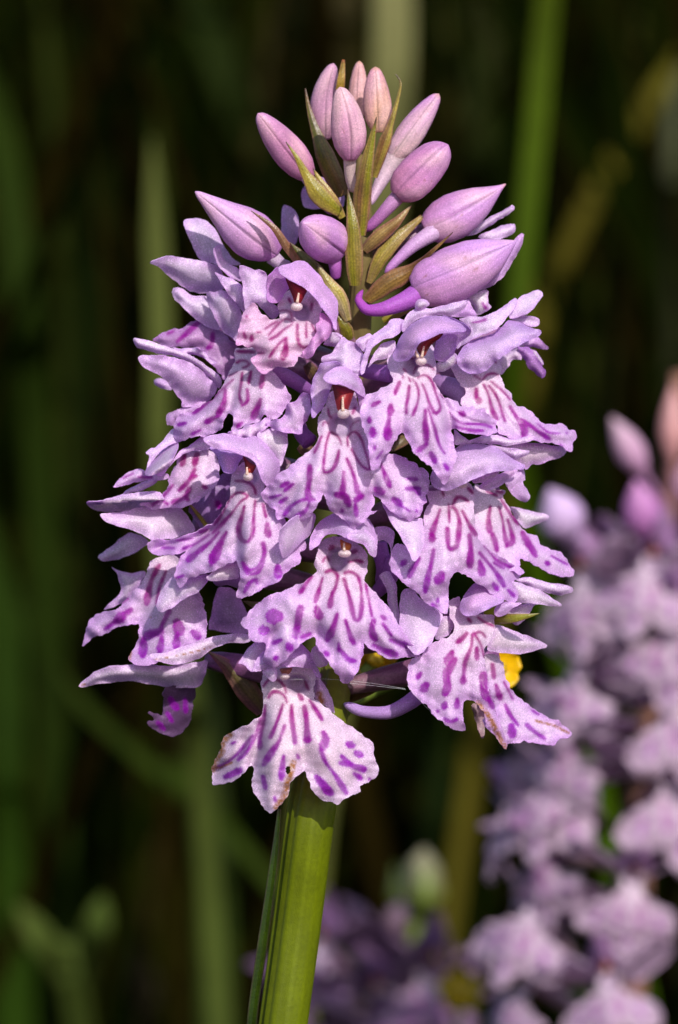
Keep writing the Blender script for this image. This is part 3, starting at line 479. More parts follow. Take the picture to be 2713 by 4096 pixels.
# the flower behind it, showing past its edge
f18 = flower((2000, 1330, 13), .9)
P(f18, 'lip', 'h', [(760,670),(870,700),(940,760),(990,850),(1025,930),(1000,975),(940,950),(870,890),(820,810),(780,730)], [(770,680,10),(1010,950,11)], col=lin(195,143,211), edge=lin(181,123,203))
P(f18, 'lip_lobe', 'h', [(870,700),(940,720),(1000,820),(1010,850),(970,840),(920,770)], [(940,770,11.4)], col=lin(222,206,222))
P(f18, 'lip_lobe', 'h', [(780,660),(940,590),(980,610),(1055,690),(1020,705),(900,680)], [(800,660,10.4),(1040,690,12)], col=LILAC)
P(f18, 'sepal', 'h', [(590,790),(700,710),(760,680),(800,800),(720,800),(690,860),(640,910),(600,950),(590,880)], [(700,790,10.4)], col=lin(223,199,223))
P(f18, 'petal', 'h', [(280,210),(390,160),(470,140),(485,200),(480,260),(510,300),(450,350),(360,390),(350,320)], [(400,260,9.4)], [(22,[(430,270),(460,310)])], col=WHITE)
P(f18, 'petal', 'h', [(100,380),(200,300),(290,220),(350,330),(370,390),(230,400)], [(240,330,8.4)], col=LILAC)

# ---- flower at the right, middle height
f9 = flower((1850, 1960, 7.0), 1.0)
P(f9, 'lip', 'G', [(500,190),(380,200),(360,230),(380,280),(345,350),(335,450),(330,560),(250,600),(150,570),(110,620),(105,720),(150,790),(200,840),(260,880),(320,930),(360,980),(420,1020),(480,1060),(510,1050),(520,950),(510,870),(530,800),(570,765),(640,790),(700,830),(780,890),(860,940),(940,975),(985,960),(1000,910),(960,840),(1045,770),(1000,740),(930,690),(860,650),(800,610),(740,560),(720,510),(705,420),(690,330),(690,260),(690,190),(660,140),(600,120),(520,180)],
  [(600,150,6),(380,240,5.5),(690,250,6),(580,350,4),(540,600,2),(430,1000,2.2),(120,700,3.0),(700,700,3),(980,950,6),(720,500,4.5),(1040,775,8),(860,650,6.5)],
  [(16,[(455,330),(420,430),(395,500)]),(22,[(400,510),(400,540)]),(11,[(515,290),(520,420)]),(17,[(505,460),(510,560),(520,605),(570,580),(585,490),(590,410),(570,340),(540,310)]),(13,[(545,290),(570,245),(610,245),(650,270)]),(15,[(610,340),(650,420),(700,500)]),(19,[(660,510),(670,600),(665,720)]),(13,[(730,630),(790,700),(840,760),(900,860)]),(20,[(730,690),(745,770)]),(15,[(410,610),(395,700),(370,800),(350,900)]),(26,[(460,780),(440,830)]),(16,[(210,690),(190,710)]),(15,[(310,670),(250,760),(240,790)]),(12,[(400,990),(430,1010)]),(14,[(440,950),(440,970)]),(15,[(830,850),(855,885)]),(10,[(930,890),(970,930)]),(9,[(760,580),(860,690),(1000,750)]),(9,[(830,700),(900,740)]),(13,[(650,180),(680,210)]),(12,[(470,200),(480,230)])],
  creases=[(.45,45,[(540,560),(560,660),(570,765)]),(.6,40,[(720,520),(840,680),(1000,800)]),(-.35,60,[(600,300),(680,620),(900,900)])], throat=(580,230,3.2), ruffle=.12)
P(f9, 'petal', 'C', [(600,1080),(640,1000),(740,930),(820,895),(900,890),(980,910),(1060,970),(1140,1010),(1130,1035),(1040,1045),(950,1055),(860,1090),(770,1130),(700,1160),(640,1150),(605,1125)], [(610,1100,3.5),(700,1150,3),(1140,1020,5.5),(850,900,5),(850,1020,3)], col=lin(217,185,221), edge=lin(195,149,213), bulge=.8, axis=(1,-.4))
P(f9, 'sepal', 'C', [(740,920),(800,880),(860,860),(920,840),(1000,845),(1080,865),(1150,850),(1190,848),(1185,870),(1120,890),(1040,900),(930,890),(850,890),(760,920)], [(750,910,5.0),(1180,855,6)], bulge=.5, axis=(1,-.1))
P(f9, 'sepal', 'C', [(920,890),(1040,915),(1130,925),(1170,930),(1150,955),(1080,980),(1010,940)], [(930,895,5.6),(1160,940,6.4)])
P(f9, 'petal', 'C', [(840,1105),(870,1080),(960,1050),(1000,1055),(950,1090),(900,1110),(860,1115)], [(920,1080,4.6)], col=HOOD)
P(f9, 'sepal', 'C', [(740,810),(790,850),(840,880),(780,890),(740,890)], [(780,860,4.0)], col=WHITE)
blob(f9, 'stigma', 'C', 785, 1122, 4.2, 26, 24, .4, lin(232,214,218))

# ---- flower behind it at the right edge
f10 = flower((2000, 1970, 11), .95)
P(f10, 'lip', 'G', [(690,170),(720,150),(800,170),(880,190),(910,200),(900,240),(950,330),(1000,420),(1060,490),(1130,510),(1150,570),(1200,590),(1290,620),(1330,660),(1370,730),(1390,790),(1360,805),(1280,790),(1200,760),(1100,710),(1030,670),(1010,680),(1015,730),(1040,770),(950,760),(850,720),(740,600),(700,500),(690,350)],
  [(700,180,9),(900,210,10),(800,400,7.8),(850,700,7.5),(1010,680,8),(1380,790,11.5),(1290,620,11.5),(1040,480,10.5)],
  [(17,[(805,310),(790,400),(800,480)]),(19,[(820,500),(850,610)]),(13,[(865,310),(890,400),(900,480),(920,580)]),(15,[(920,580),(960,550),(950,480),(925,400)]),(13,[(880,260),(940,350),(1000,430)]),(20,[(1030,490),(1080,580),(1120,650)]),(17,[(1195,700),(1210,705)]),(7,[(1230,650),(1340,710)]),(12,[(780,200),(850,230)]),(10,[(850,200),(890,210)])], throat=(800,200,3.0), ruffle=.1)
P(f10, 'petal', 'C', [(880,1130),(950,1080),(1050,1040),(1100,1040),(1040,1100),(990,1140),(930,1155),(900,1150)], [(900,1140,6.4),(1080,1050,7.4)], col=HOOD)
P(f10, 'sepal', 'C', [(1030,1110),(1080,1060),(1130,1035),(1145,1100),(1130,1105),(1170,1190),(1145,1225),(1100,1205),(1060,1170)], [(1040,1100,9),(1150,1210,10)], col=LILAC)
P(f10, 'sepal', 'G', [(940,310),(1050,330),(1170,350),(1215,375),(1200,400),(1130,430),(1050,460),(990,400)], [(950,330,11.6),(1210,380,13)], col=lin(224,210,222), axis=(1,.2))

# ---- middle flower of the lower row
f11 = flower((1370, 2230, 6.0), 1.0)
P(f11, 'lip', 'F', [(770,170),(740,230),(720,310),(730,370),(650,430),(560,480),(460,510),(390,545),(340,590),(300,640),(260,685),(270,720),(300,730),(310,790),(350,815),(400,810),(415,860),(390,930),(460,970),(530,930),(590,870),(640,820),(700,790),(720,780),(740,830),(770,890),(810,940),(850,1010),(890,1065),(930,1070),(980,1010),(1010,930),(1020,860),(1020,810),(1060,850),(1120,890),(1180,920),(1270,910),(1330,910),(1380,890),(1360,850),(1310,800),(1260,720),(1210,630),(1150,560),(1090,490),(1035,430),(1045,370),(1050,300),(1040,240),(1000,200),(900,150)],
  [(880,180,5),(730,300,4.3),(1045,310,4.3),(880,400,3),(880,650,0.5),(910,1060,1.2),(280,690,2.2),(430,950,1.6),(520,620,1.2),(1350,880,3.2),(1150,700,1.5),(720,780,1),(1020,810,1)],
  [(15,[(700,405),(665,450),(640,490)]),(20,[(645,480),(630,500)]),(13,[(770,410),(750,480),(725,560)]),(26,[(735,600),(755,650)]),(13,[(790,375),(830,360),(865,400),(850,470),(830,510)]),(17,[(830,500),(815,590)]),(13,[(905,420),(930,500),(950,580),(970,670),(1000,670),(1015,580),(1010,480),(990,400),(940,370),(910,380)]),(9,[(1040,450),(1060,550),(1080,650)]),(19,[(1090,680),(1080,740),(1100,790)]),(15,[(1090,830),(1170,870),(1230,890)]),(13,[(1150,700),(1200,770)]),(13,[(1200,800),(1300,840)]),(13,[(1140,650),(1160,665)]),(17,[(860,640),(830,730),(800,800)]),(14,[(915,680),(940,760),(965,820)]),(13,[(880,860),(930,920),(970,930)]),(14,[(790,880),(800,890)]),(9,[(870,820),(870,870)]),(21,[(630,600),(610,700),(600,770)]),(36,[(450,650),(490,650)]),(25,[(390,740),(410,740)]),(10,[(460,820),(510,800)]),(21,[(555,830),(570,850)]),(14,[(470,915),(480,910)]),(12,[(640,780),(690,760)]),(10,[(770,310),(790,275),(810,300)]),(11,[(935,310),(980,300),(1020,310)]),(18,[(950,250),(980,240)]),(16,[(815,230),(830,215)])],
  pits=[(865,300,72,85,3.2)], creases=[(.5,45,[(760,520),(740,660),(720,780)]),(.5,45,[(1010,560),(1030,700),(1020,810)]),(-.35,55,[(880,420),(890,700),(910,1000)]),(.7,30,[(520,700),(440,790),(415,870)]),(.5,26,[(1100,640),(1180,780),(1330,880)])], throat=(880,300,3.2), ruffle=.13)
column(f11, 'F', [(880,170),(915,185),(950,200),(945,230),(920,240),(890,230)], 2.7, (908,258), 38, 24, [[(905,190),(905,240)]], col=ORANGE, edge=lin(190,100,60))
P(f11, 'petal', 'F', [(690,235),(695,150),(740,70),(800,20),(880,0),(960,10),(1060,40),(1100,110),(1115,180),(1105,280),(1075,270),(1030,200),(970,185),(900,150),(830,135),(780,150),(740,200)], [(690,230,2.8),(800,40,4.6),(1060,50,4.4),(1105,275,3),(880,150,1.8),(960,90,2.4)], col=lin(213,179,221), bulge=.6, axis=(1,.1))
P(f11, 'petal', 'F', [(920,150),(960,100),(1010,90),(1070,130),(1110,200),(1100,280),(1060,260),(1035,200),(980,190)], [(930,150,1.6),(1100,270,2.6),(1030,110,2.6)], col=lin(219,193,225))
P(f11, 'sepal', 'F', [(1100,95),(1170,90),(1220,120),(1210,200),(1200,260),(1190,210),(1150,170),(1115,180)], [(1160,140,4.6)], col=LILAC)
P(f11, 'sepal', 'F', [(500,190),(510,110),(590,30),(700,0),(730,30),(690,140),(620,200),(560,270),(525,290),(510,260)], [(520,270,1.6),(600,120,2.2),(700,20,3.6)], col=lin(227,201,227))
P(f11, 'sepal', 'F', [(690,890),(730,840),(800,930),(790,960),(740,970)], [(740,920,3.4)], col=lin(223,203,223))

# ---- lowest flower, browned at the edges
f12 = flower((1180, 2720, 7.0), 1.0, 90)
P(f12, 'lip', 'F', [(395,1010),(385,1100),(400,1160),(400,1220),(390,1260),(330,1310),(270,1340),(200,1380),(140,1430),(130,1490),(90,1550),(75,1600),(75,1700),(130,1700),(200,1690),(270,1640),(330,1590),(330,1650),(320,1700),(340,1760),(380,1810),(400,1850),(440,1890),(470,1870),(520,1810),(560,1750),(575,1690),(610,1650),(655,1630),(680,1680),(710,1750),(760,1800),(830,1820),(870,1830),(920,1790),(1000,1750),(1005,1710),(1060,1700),(1100,1670),(1125,1610),(1105,1560),(1085,1510),(1080,1440),(1030,1400),(960,1350),(880,1290),(800,1230),(720,1170),(720,1100),(725,1020),(680,975),(500,970),(440,990)],
  [(560,990,5.5),(390,1080,4.8),(725,1080,5),(560,1180,3.8),(500,1400,2),(440,1880,1.5),(80,1650,6),(230,1450,5),(360,1500,2.6),(655,1630,1.6),(1110,1580,3.2),(850,1400,2.2),(870,1820,2.2)],
  [(14,[(410,1210),(400,1300),(385,1380),(375,1440)]),(17,[(378,1440),(375,1475)]),(13,[(430,1160),(450,1130),(490,1125),(530,1150),(545,1190)]),(12,[(520,1205),(500,1270),(470,1350),(440,1410)]),(15,[(530,1340),(500,1430),(430,1530),(400,1580)]),(15,[(575,1210),(575,1300),(590,1400),(595,1440)]),(17,[(655,1220),(670,1320),(675,1430)]),(22,[(660,1425),(685,1425)]),(13,[(690,1180),(730,1240),(765,1300)]),(20,[(775,1380),(790,1420),(770,1480)]),(12,[(760,1490),(790,1570),(850,1650),(920,1760)]),(20,[(730,1660),(780,1710),(820,1760)]),(19,[(930,1450),(950,1460)]),(15,[(980,1510),(1010,1520)]),(15,[(890,1530),(960,1590),(1030,1610)]),(12,[(880,1570),(950,1580)]),(13,[(970,1640),(1010,1670)]),(10,[(1060,1670),(1065,1675)]),(15,[(525,1530),(515,1600),(510,1670)]),(13,[(395,1660),(410,1730)]),(12,[(470,1790),(475,1810)]),(10,[(610,1520),(620,1540)]),(11,[(380,1290),(350,1400),(300,1490),(240,1550)]),(10,[(330,1400),(250,1500),(160,1580),(100,1600)]),(19,[(160,1660),(250,1620)]),(10,[(200,1450),(220,1440)]),(9,[(400,1090),(430,1050),(490,1050),(530,1090),(540,1130)]),(9,[(660,1060),(680,1110)]),(13,[(620,1140),(640,1170)])],
  browns=[(22,[(190,1390),(140,1440),(140,1500),(95,1560),(80,1610)]),(22,[(585,1570),(570,1640),(550,1690),(530,1780),(480,1850)]),(7,[(80,1610),(130,1600),(200,1570)])], holes=[(553,1615,17,26)],
  pits=[(610,1075,85,62,3)], throat=(560,1090,3.4), creases=[(1.1,38,[(400,1230),(375,1400),(332,1590)]),(.7,30,[(340,1330),(230,1530),(90,1640)]),(-.35,60,[(520,1150),(470,1500),(440,1800)]),(-.35,70,[(640,1160),(760,1450),(880,1700)]),(.35,40,[(600,1200),(640,1420),(655,1620)])], magenta=.45, col=lin(233,209,227), edge=lin(223,195,225), ruffle=.1)
column(f12, 'F', [(500,980),(545,976),(580,975),(562,1010),(520,1015)], 3.8, (530,1030), 30, 20, [], col=lin(216,150,130), edge=lin(200,130,110))
P(f12, 'petal', 'F', [(240,945),(280,890),(340,810),(410,820),(415,880),(370,940),(330,1000),(280,960)], [(245,945,2.4),(390,840,4),(340,980,3)], col=lin(223,199,225))
P(f12, 'petal', 'F', [(330,1000),(345,940),(400,870),(520,840),(640,830),(690,880),(730,950),(760,1030),(735,1030),(700,985),(600,970),(500,970),(400,990)], [(340,990,2.6),(520,850,3.8),(750,1020,4.2),(560,960,2.6),(680,880,3.8)], col=lin(211,177,221), bulge=.6)
P(f12, 'petal', 'F', [(400,985),(480,980),(475,1050),(440,1055),(390,1010)], [(440,1010,2.8)], col=lin(217,189,223))
P(f12, 'sepal', 'F', [(725,1020),(780,1080),(830,1180),(845,1260),(780,1210),(720,1160)], [(780,1130,6)], col=HOOD, edge=lin(189,141,203), browns=[(22,[(750,1140),(765,1190)])])

# ---- flower at the lower right, its lip tip withered
f13 = flower((1930, 2460, 7.5), 1.0)
P(f13, 'lip', 'G', [(520,960),(590,940),(620,1020),(690,1060),(830,1060),(835,1120),(820,1200),(790,1260),(765,1310),(770,1420),(800,1560),(830,1680),(860,1780),(890,1870),(925,1960),(920,2000),(900,1990),(850,1910),(800,1830),(750,1740),(700,1670),(640,1650),(615,1690),(610,1780),(635,1855),(620,1870),(550,1860),(480,1820),(420,1770),(370,1700),(290,1640),(240,1570),(220,1480),(260,1370),(330,1330),(400,1255),(460,1230),(530,1200),(555,1150),(525,1080),(515,1000)],
  [(560,1000,6),(830,1100,6.2),(690,1120,5),(700,1300,3.6),(560,1450,2.8),(260,1500,3.2),(580,1860,3.0),(640,1650,3),(910,1990,5.0),(780,1400,4.6)],
  [(20,[(640,1190),(580,1250)]),(26,[(540,1320),(510,1390)]),(24,[(560,1370),(500,1480),(510,1560),(490,1600)]),(20,[(490,1680),(480,1700)]),(15,[(680,1200),(670,1290),(630,1390),(615,1520)]),(19,[(615,1500),(612,1525)]),(17,[(710,1290),(710,1370)]),(10,[(690,1190),(740,1270),(760,1350)]),(13,[(700,1190),(740,1180),(770,1215)]),(25,[(755,1480),(760,1600),(790,1640)]),(15,[(790,1640),(820,1700)]),(19,[(320,1470),(300,1500)]),(21,[(360,1550),(335,1580)]),(15,[(575,1650),(570,1700)]),(12,[(490,1790),(530,1810),(570,1790)]),(8,[(435,1730),(440,1735)]),(12,[(720,1080),(760,1110),(830,1140)]),(11,[(650,1090),(670,1110)])],
  browns=[(21,[(720,1680),(790,1760),(830,1840),(880,1940),(910,1985)])], creases=[(.5,50,[(620,1330),(640,1500),(640,1650)]),(-.4,60,[(730,1220),(770,1500),(880,1900)]),(-.35,80,[(600,1250),(480,1450),(520,1800)])], throat=(700,1120,3.2), ruffle=.1)
P(f13, 'petal', 'G', [(600,970),(640,900),(700,840),(760,820),(840,870),(900,960),(830,1000),(760,1040),(690,1070),(620,1060),(590,1020)], [(600,1020,4),(900,965,5),(740,840,5.6),(740,1000,3.8)], col=HOOD, edge=lin(191,145,211), bulge=.6)
P(f13, 'petal', 'G', [(840,1000),(900,970),(1030,980),(960,1010),(920,1050),(870,1075),(830,1060)], [(900,1020,5.6)], col=lin(207,167,219))
P(f13, 'sepal', 'G', [(900,1060),(960,1010),(1080,980),(1160,960),(1100,1010),(1050,1090),(980,1130)], [(1020,1040,8.4)], col=lin(231,207,225))
P(f13, 'sepal', 'G', [(960,810),(1080,800),(1180,830),(1290,845),(1370,870),(1370,900),(1290,925),(1200,910),(1080,860)], [(970,820,7.6),(1370,890,9.6)], axis=(1,.2), bulge=.4)
P(f13, 'sepal', 'G', [(960,830),(1080,860),(1200,920),(1300,985),(1290,1005),(1200,995),(1090,980),(1000,980),(985,920)], [(980,900,6.8),(1290,995,8.4)], axis=(1,.4), bulge=.4, col=lin(231,209,229))
P(f13, 'sepal', 'G', [(830,1130),(940,1160),(1040,1200),(1150,1240),(1200,1270),(1190,1295),(1120,1310),(1010,1335),(900,1330),(790,1310),(800,1220)], [(820,1200,6.6),(1190,1280,9)], axis=(1,.25), col=lin(233,209,227))
P(f13, 'sepal', 'G', [(170,1000),(190,900),(260,880),(330,960),(400,1000),(470,1060),(440,1160),(390,1260),(300,1340),(240,1300),(180,1160)], [(200,950,5),(440,1100,3.8),(260,1330,2.4),(320,1150,3.4)], col=lin(223,197,225), bulge=.4, axis=(-.4,1))
P(f13, 'sepal', 'G', [(420,1230),(440,1120),(480,1070),(540,1080),(550,1150),(500,1210)], [(490,1140,5.6)], col=lin(227,203,223))
P(f13, 'sepal', 'G', [(30,790),(100,760),(150,850),(160,960),(170,1060),(160,1160),(120,1100),(90,980),(80,880)], [(100,900,5.4)], col=lin(217,191,223))

# ---- dwindling flower behind it
f14 = flower((1990, 2620, 10), .9)
P(f14, 'lip', 'G', [(770,1350),(860,1340),(900,1440),(940,1560),(1000,1640),(1080,1700),(1150,1740),(1240,1790),(1310,1830),(1370,1880),(1360,1910),(1280,1930),(1250,1970),(1160,1960),(1060,1950),(960,1960),(890,1940),(830,1890),(760,1830),(770,1780),(850,1780),(830,1680),(800,1560)], [(800,1350,8),(900,1950,7),(1370,1890,10),(1080,1700,9.5),(900,1600,7.5)],
  [(17,[(820,1410),(830,1500)]),(20,[(845,1550),(870,1640)]),(13,[(910,1690),(950,1770),(1000,1830)]),(26,[(950,1840),(960,1890)]),(15,[(1060,1830),(1130,1890),(1180,1920)]),(10,[(900,1530),(960,1650)]),(10,[(1100,1730),(1140,1755)]),(13,[(800,1800),(825,1850)])], browns=[(10,[(1120,1800),(1250,1835),(1350,1885)])], throat=(800,1300,2.4), magenta=.4, ruffle=.14)
P(f14, 'sepal', 'G', [(680,1680),(720,1690),(770,1740),(765,1850),(760,1920),(740,1920),(720,1860),(690,1760)], [(720,1800,8.6)], col=lin(150,100,110), edge=lin(140,90,80))

# ---- flower at the lower left
f15 = flower((680, 2230, 12), .95)
P(f15, 'lip', 'E', [(500,760),(620,740),(700,800),(770,950),(810,1050),(825,1130),(820,1240),(780,1280),(650,1340),(560,1400),(480,1430),(400,1430),(340,1400),(345,1360),(380,1300),(400,1230),(405,1165),(350,1170),(250,1200),(160,1240),(100,1270),(45,1310),(60,1240),(80,1170),(120,1120),(180,1090),(260,1070),(330,1010),(400,930),(440,860),(470,800)],
  [(560,760,10.5),(480,800,10.5),(620,1000,8.8),(800,1200,8.5),(400,1400,9),(50,1300,12),(200,1130,11),(400,1160,9.5),(350,1000,10.5)],
  [(17,[(510,820),(470,930),(450,1040)]),(13,[(530,800),(500,860)]),(13,[(570,840),(530,940),(515,1040)]),(23,[(350,1080),(270,1140)]),(13,[(270,1140),(190,1200)]),(17,[(590,1090),(550,1170),(530,1210),(450,1230)]),(22,[(540,1220),(450,1250)]),(20,[(430,1260),(425,1370)]),(15,[(545,1250),(530,1340)]),(26,[(640,1160),(660,1220)]),(20,[(640,1230),(640,1310)]),(18,[(740,1220),(770,1250)]),(12,[(330,1010),(250,1060)])],
  browns=[(9,[(350,1340),(345,1390)]),(5,[(470,1125),(475,1130)])], creases=[(.5,50,[(520,950),(440,1080),(405,1165)]),(-.45,50,[(470,860),(330,1060),(120,1200)])], throat=(580,740,2.6), ruffle=.1)
P(f15, 'lip_lobe', 'E', [(230,810),(260,830),(340,850),(440,840),(420,900),(380,960),(300,1040),(180,1080),(250,1010),(290,950),(270,880)], [(240,820,12.6),(420,880,12),(190,1075,13)], col=SH)
# ---- withered lowest flower at the left
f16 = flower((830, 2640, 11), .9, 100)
P(f16, 'sepal', 'E', [(470,1370),(500,1355),(600,1340),(700,1300),(800,1270),(900,1245),(1000,1230),(1090,1235),(1100,1270),(1050,1290),(950,1290),(880,1320),(800,1370),(720,1410),(640,1425),(550,1415),(490,1390)], [(480,1370,6.6),(1090,1250,7.6)], axis=(1,-.3), browns=[(3,[(500,1395),(640,1370),(800,1330),(880,1305)])], col=lin(225,203,223))
P(f16, 'sepal', 'E', [(25,1560),(60,1520),(150,1460),(250,1430),(350,1425),(480,1430),(620,1430),(760,1410),(830,1400),(825,1460),(790,1550),(720,1570),(600,1570),(480,1550),(360,1530),(250,1535),(130,1550),(60,1565)], [(30,1560,9.8),(800,1500,11),(400,1480,10)], axis=(1,0), browns=[(6,[(25,1560),(60,1550)])], bulge=.6, col=lin(223,203,223))
P(f16, 'lip', 'E', [(570,1575),(740,1560),(745,1680),(720,1780),(680,1840),(610,1875),(540,1860),(470,1820),(460,1790),(500,1770),(465,1725),(510,1730),(550,1740),(555,1650)], [(650,1580,11.6),(740,1680,12.6),(600,1860,12.4),(470,1800,10.6),(600,1720,11.8)], [(17,[(600,1640),(640,1700)]),(15,[(580,1730),(610,1780)]),(12,[(520,1790),(560,1830)]),(13,[(690,1640),(695,1720)])], magenta=.05, col=lin(118,84,128), edge=lin(128,94,138))  # base colour darkened to stand for the shade on this lip
# ---- flower at the left edge, seen from behind its sepals
f17 = flower((770, 2100, 12.4), .95)
P(f17, 'petal', 'd', [(15,610),(100,600),(200,570),(330,540),(450,520),(540,520),(600,540),(620,620),(500,660),(300,680),(120,680),(40,650)], [(20,610,8.6),(600,590,11.2),(300,600,9.4)], col=lin(227,207,227), axis=(1,-.1), bulge=.5)
P(f17, 'sepal', 'd', [(120,700),(150,690),(300,680),(450,640),(600,640),(720,640),(790,690),(850,790),(860,830),(800,850),(700,890),(610,890),(600,915),(530,905),(450,860),(350,820),(220,780),(140,740)], [(130,710,7.6),(500,760,8.4),(850,810,10.6),(450,650,9.2),(450,860,8.0)], col=lin(229,205,227), axis=(1,.1), bulge=.8)
P(f17, 'sepal', 'd', [(105,1040),(140,1000),(230,930),(300,880),(350,840),(440,870),(500,920),(400,990),(270,1050),(160,1070)], [(110,1040,13),(480,900,13)], col=SH, axis=(1,-.6))
P(f17, 'lip', 'd', [(820,620),(1050,400),(1150,380),(1150,560),(1040,750),(900,800)], [(980,600,11.6)], [(20,[(1040,610),(1050,640)])], col=lin(170,130,190), edge=lin(160,118,184))  # filler sheet added in a dark gap, shade put into its dull purple
P(f16, 'petal', 'E', [(900,950),(1000,960),(1060,1050),(1090,1150),(1070,1230),(870,1210),(840,1180)], [(960,1100,12.4)], col=lin(176,146,190))

# ---- buds
def bud(frame, b, t, width, c0, c1, prof=None, bend=0.0, phi=0.5, flat=.92, brown_tip=False, seams=3, n=84, m=40, rz=None):
    """closed bud from base b to tip t (x, y, depth): three sepals with shallow seams between them"""
    prof = prof or [(0, .36), (.06, .60), (.18, .87), (.34, 1), (.48, .98), (.66, .85), (.82, .64), (.93, .42), (.98, .26), (1, .04)]
    p0, p1 = at(*[np.array(v) for v in np.append(fr(frame, [b])[0], b[2])]), at(*[np.array(v) for v in np.append(fr(frame, [t])[0], t[2])])
    s = np.linspace(0, 1, m); side = np.cross(p1-p0, [0, -1, 0]); side /= np.linalg.norm(side)
    path = p0+(p1-p0)*s[:, None]+side*(bend*np.linalg.norm(p1-p0)*np.sin(np.pi*s))[:, None]
    rr = np.interp(s, [q[0] for q in prof], [q[1] for q in prof]); rr = np.convolve(np.pad(rr, 1, 'edge'), [.22, .56, .22], 'valid'); rr[-1] = .03
    R = mm(frame, width)/2
    def rb(th, s_):
        a = (th*seams/2+phi); g = np.abs(np.sin(a)); saw = (a/math.pi) % 1.0; return 0.95+.06*g+.075*(saw-.3)*math.sin(math.pi*min(1, .25+s_))+.03*np.sin(2*th+phi*3)+.025*np.sin(th+5*s_+phi)-0.085*np.exp(-(np.sin(a)/.10)**2)*(0.4+0.6*s_)
    ph = random.uniform(0, 6); spots = [(random.uniform(.6, 2.6), random.uniform(.1, .95), random.uniform(.012, .035)) for _ in range(4)]
    def cf(th, s_):
        k = np.clip(s_*1.1+0.18*np.sin(th*2+ph)+0.10*np.sin(th*7+ph*2+s_*2), 0, 1)[:, None]
        c = c0*(1-k)+c1*k
        v = 1-0.10*np.clip(np.sin(th*15+1.5*np.sin(s_*4+ph)), 0, 1)-0.36*np.exp(-(np.sin(th*seams/2+phi)/.08)**2)+0.06*np.sin(th*4+s_*9+ph)
        k2 = np.clip(np.sin(th*1.7+ph+3*s_)*math.sin(s_*6+ph*1.3)+.25*np.sin(th*5+s_*8), 0, 1)[:, None]*.5; c = c*(1-k2)+lin(228,194,200)*k2
        c = c*v[:, None]*np.array([1.0, .88, .92])
        for bt, bs, br_ in spots:
            w = np.clip(1.3-np.hypot((th-bt)*.5, (s_-bs)*1.3)/br_, 0, 1)[:, None]*.6; c = c*(1-w)+lin(150,92,60)*w
        if brown_tip: w = np.clip((s_-.93)*14, 0, 1)*.6; c = c*(1-w)+lin(196,150,90)*w
        return c
    return tube('bud', path, rr*R, orchid, cf, 'bud', n=n, ribs=rb, flat=flat)
def spur(frame, pts, w0, w1, c0, c1, name='spur', n=26, parent=None, prof=None):
    p = path3(frame, pts, n); s = np.linspace(0, 1, n)
    r = (w0+(w1-w0)*s) if prof is None else np.interp(s, [q[0] for q in prof], [q[1] for q in prof])*w0
    e = np.sqrt(np.clip(1-np.clip((s-.86)/.14, 0, 1)**2*.92, 0, 1))
    return tube(name, p, mm(frame, r*e)/2, parent or orchid, lambda th, q: np.ones((len(th), 1))*(c0*(1-q)+c1*q)*(1+.06*np.sin(th*5))[:, None], 'bud', n=16)
PKB, LIB, PEA, CRM = lin(200,138,178), lin(198,144,200), lin(226,188,176), lin(226,204,206)
bud('t', (480,905,11), (95,430,8.6), 245, PKB, lin(200,150,192), phi=.62)
spur('t', [(455,900,10.4),(520,1010,10.6),(650,1170,11.6)], 90, 70, lin(206,160,196), lin(160,110,170), 'ovary')
bud('t', (590,620,13.5), (655,60,12.5), 215, lin(190,144,176), lin(200,158,186), bend=-.06, phi=1.0)
b3 = bud('t', (775,770,8.6), (700,235,7.4), 262, lin(204,146,190), lin(222,188,196), phi=.95, bend=.04)
spur('t', [(775,740,8.8),(775,880,9.4),(800,1010,10)], 100, 66, lin(226,196,200), lin(222,196,190), 'ovary')
bud('t', (835,470,14.5), (845,42,14), 150, PEA, lin(222,176,176), phi=.5, brown_tip=True)
bud('t', (990,570,11.4), (962,85,11), 215, lin(232,196,160), lin(214,162,178), phi=.75, brown_tip=True)
bud('t', (1085,770,12.4), (1432,285,12), 205, lin(228,206,206), lin(206,158,208), phi=.58, brown_tip=True)
spur('t', [(1150,690,12.6),(1050,850,12.6),(980,980,12.2),(918,1112,11.6)], 178, 50, lin(224,200,204), lin(208,168,204), 'ovary')
bud('t', (1120,1040,9.8), (1500,660,9.4), 305, PKB, lin(196,142,200), prof=[(0,.42),(.08,.72),(.2,.93),(.4,1),(.6,.95),(.78,.82),(.9,.58),(.97,.3),(1,.04)], phi=.5)
spur('t', [(1150,1020,10),(1050,1130,10),(960,1230,10.2),(890,1295,10.4)], 120, 70, lin(200,150,196), lin(180,96,180))
bud('A', (1050,665,11), (1350,494,11.4), 172, LIB, lin(206,160,220), prof=[(0,.45),(.08,.75),(.2,.95),(.36,1),(.52,.88),(.68,.66),(.82,.36),(.92,.15),(1,.03)], bend=.03, phi=.8, brown_tip=True)
spur('A', [(1100,660,10.6),(1010,720,10.2),(950,775,10),(905,822,9.8)], 70, 26, lin(212,176,214), lin(186,120,196))
bud('A', (1010,885,8.6), (1388,705,8.0), 205, LIB, lin(200,158,222), prof=[(0,.45),(.08,.78),(.2,.96),(.4,1),(.6,.9),(.76,.66),(.88,.36),(.95,.18),(1,.04)], bend=.03, phi=.55)
spur('A', [(1060,880,8.4),(980,925,8.2),(900,955,8),(838,958,8.2),(806,920,8.6),(822,886,9)], 92, 22, lin(176,100,196), lin(168,70,176))
bud('b', (1425,770,9.6), (578,120,8.0), 505, lin(196,142,208), lin(214,176,224), prof=[(0,.36),(.08,.66),(.2,.93),(.32,1),(.48,.88),(.64,.62),(.8,.38),(.92,.2),(.97,.13),(1,.03)], phi=.60)
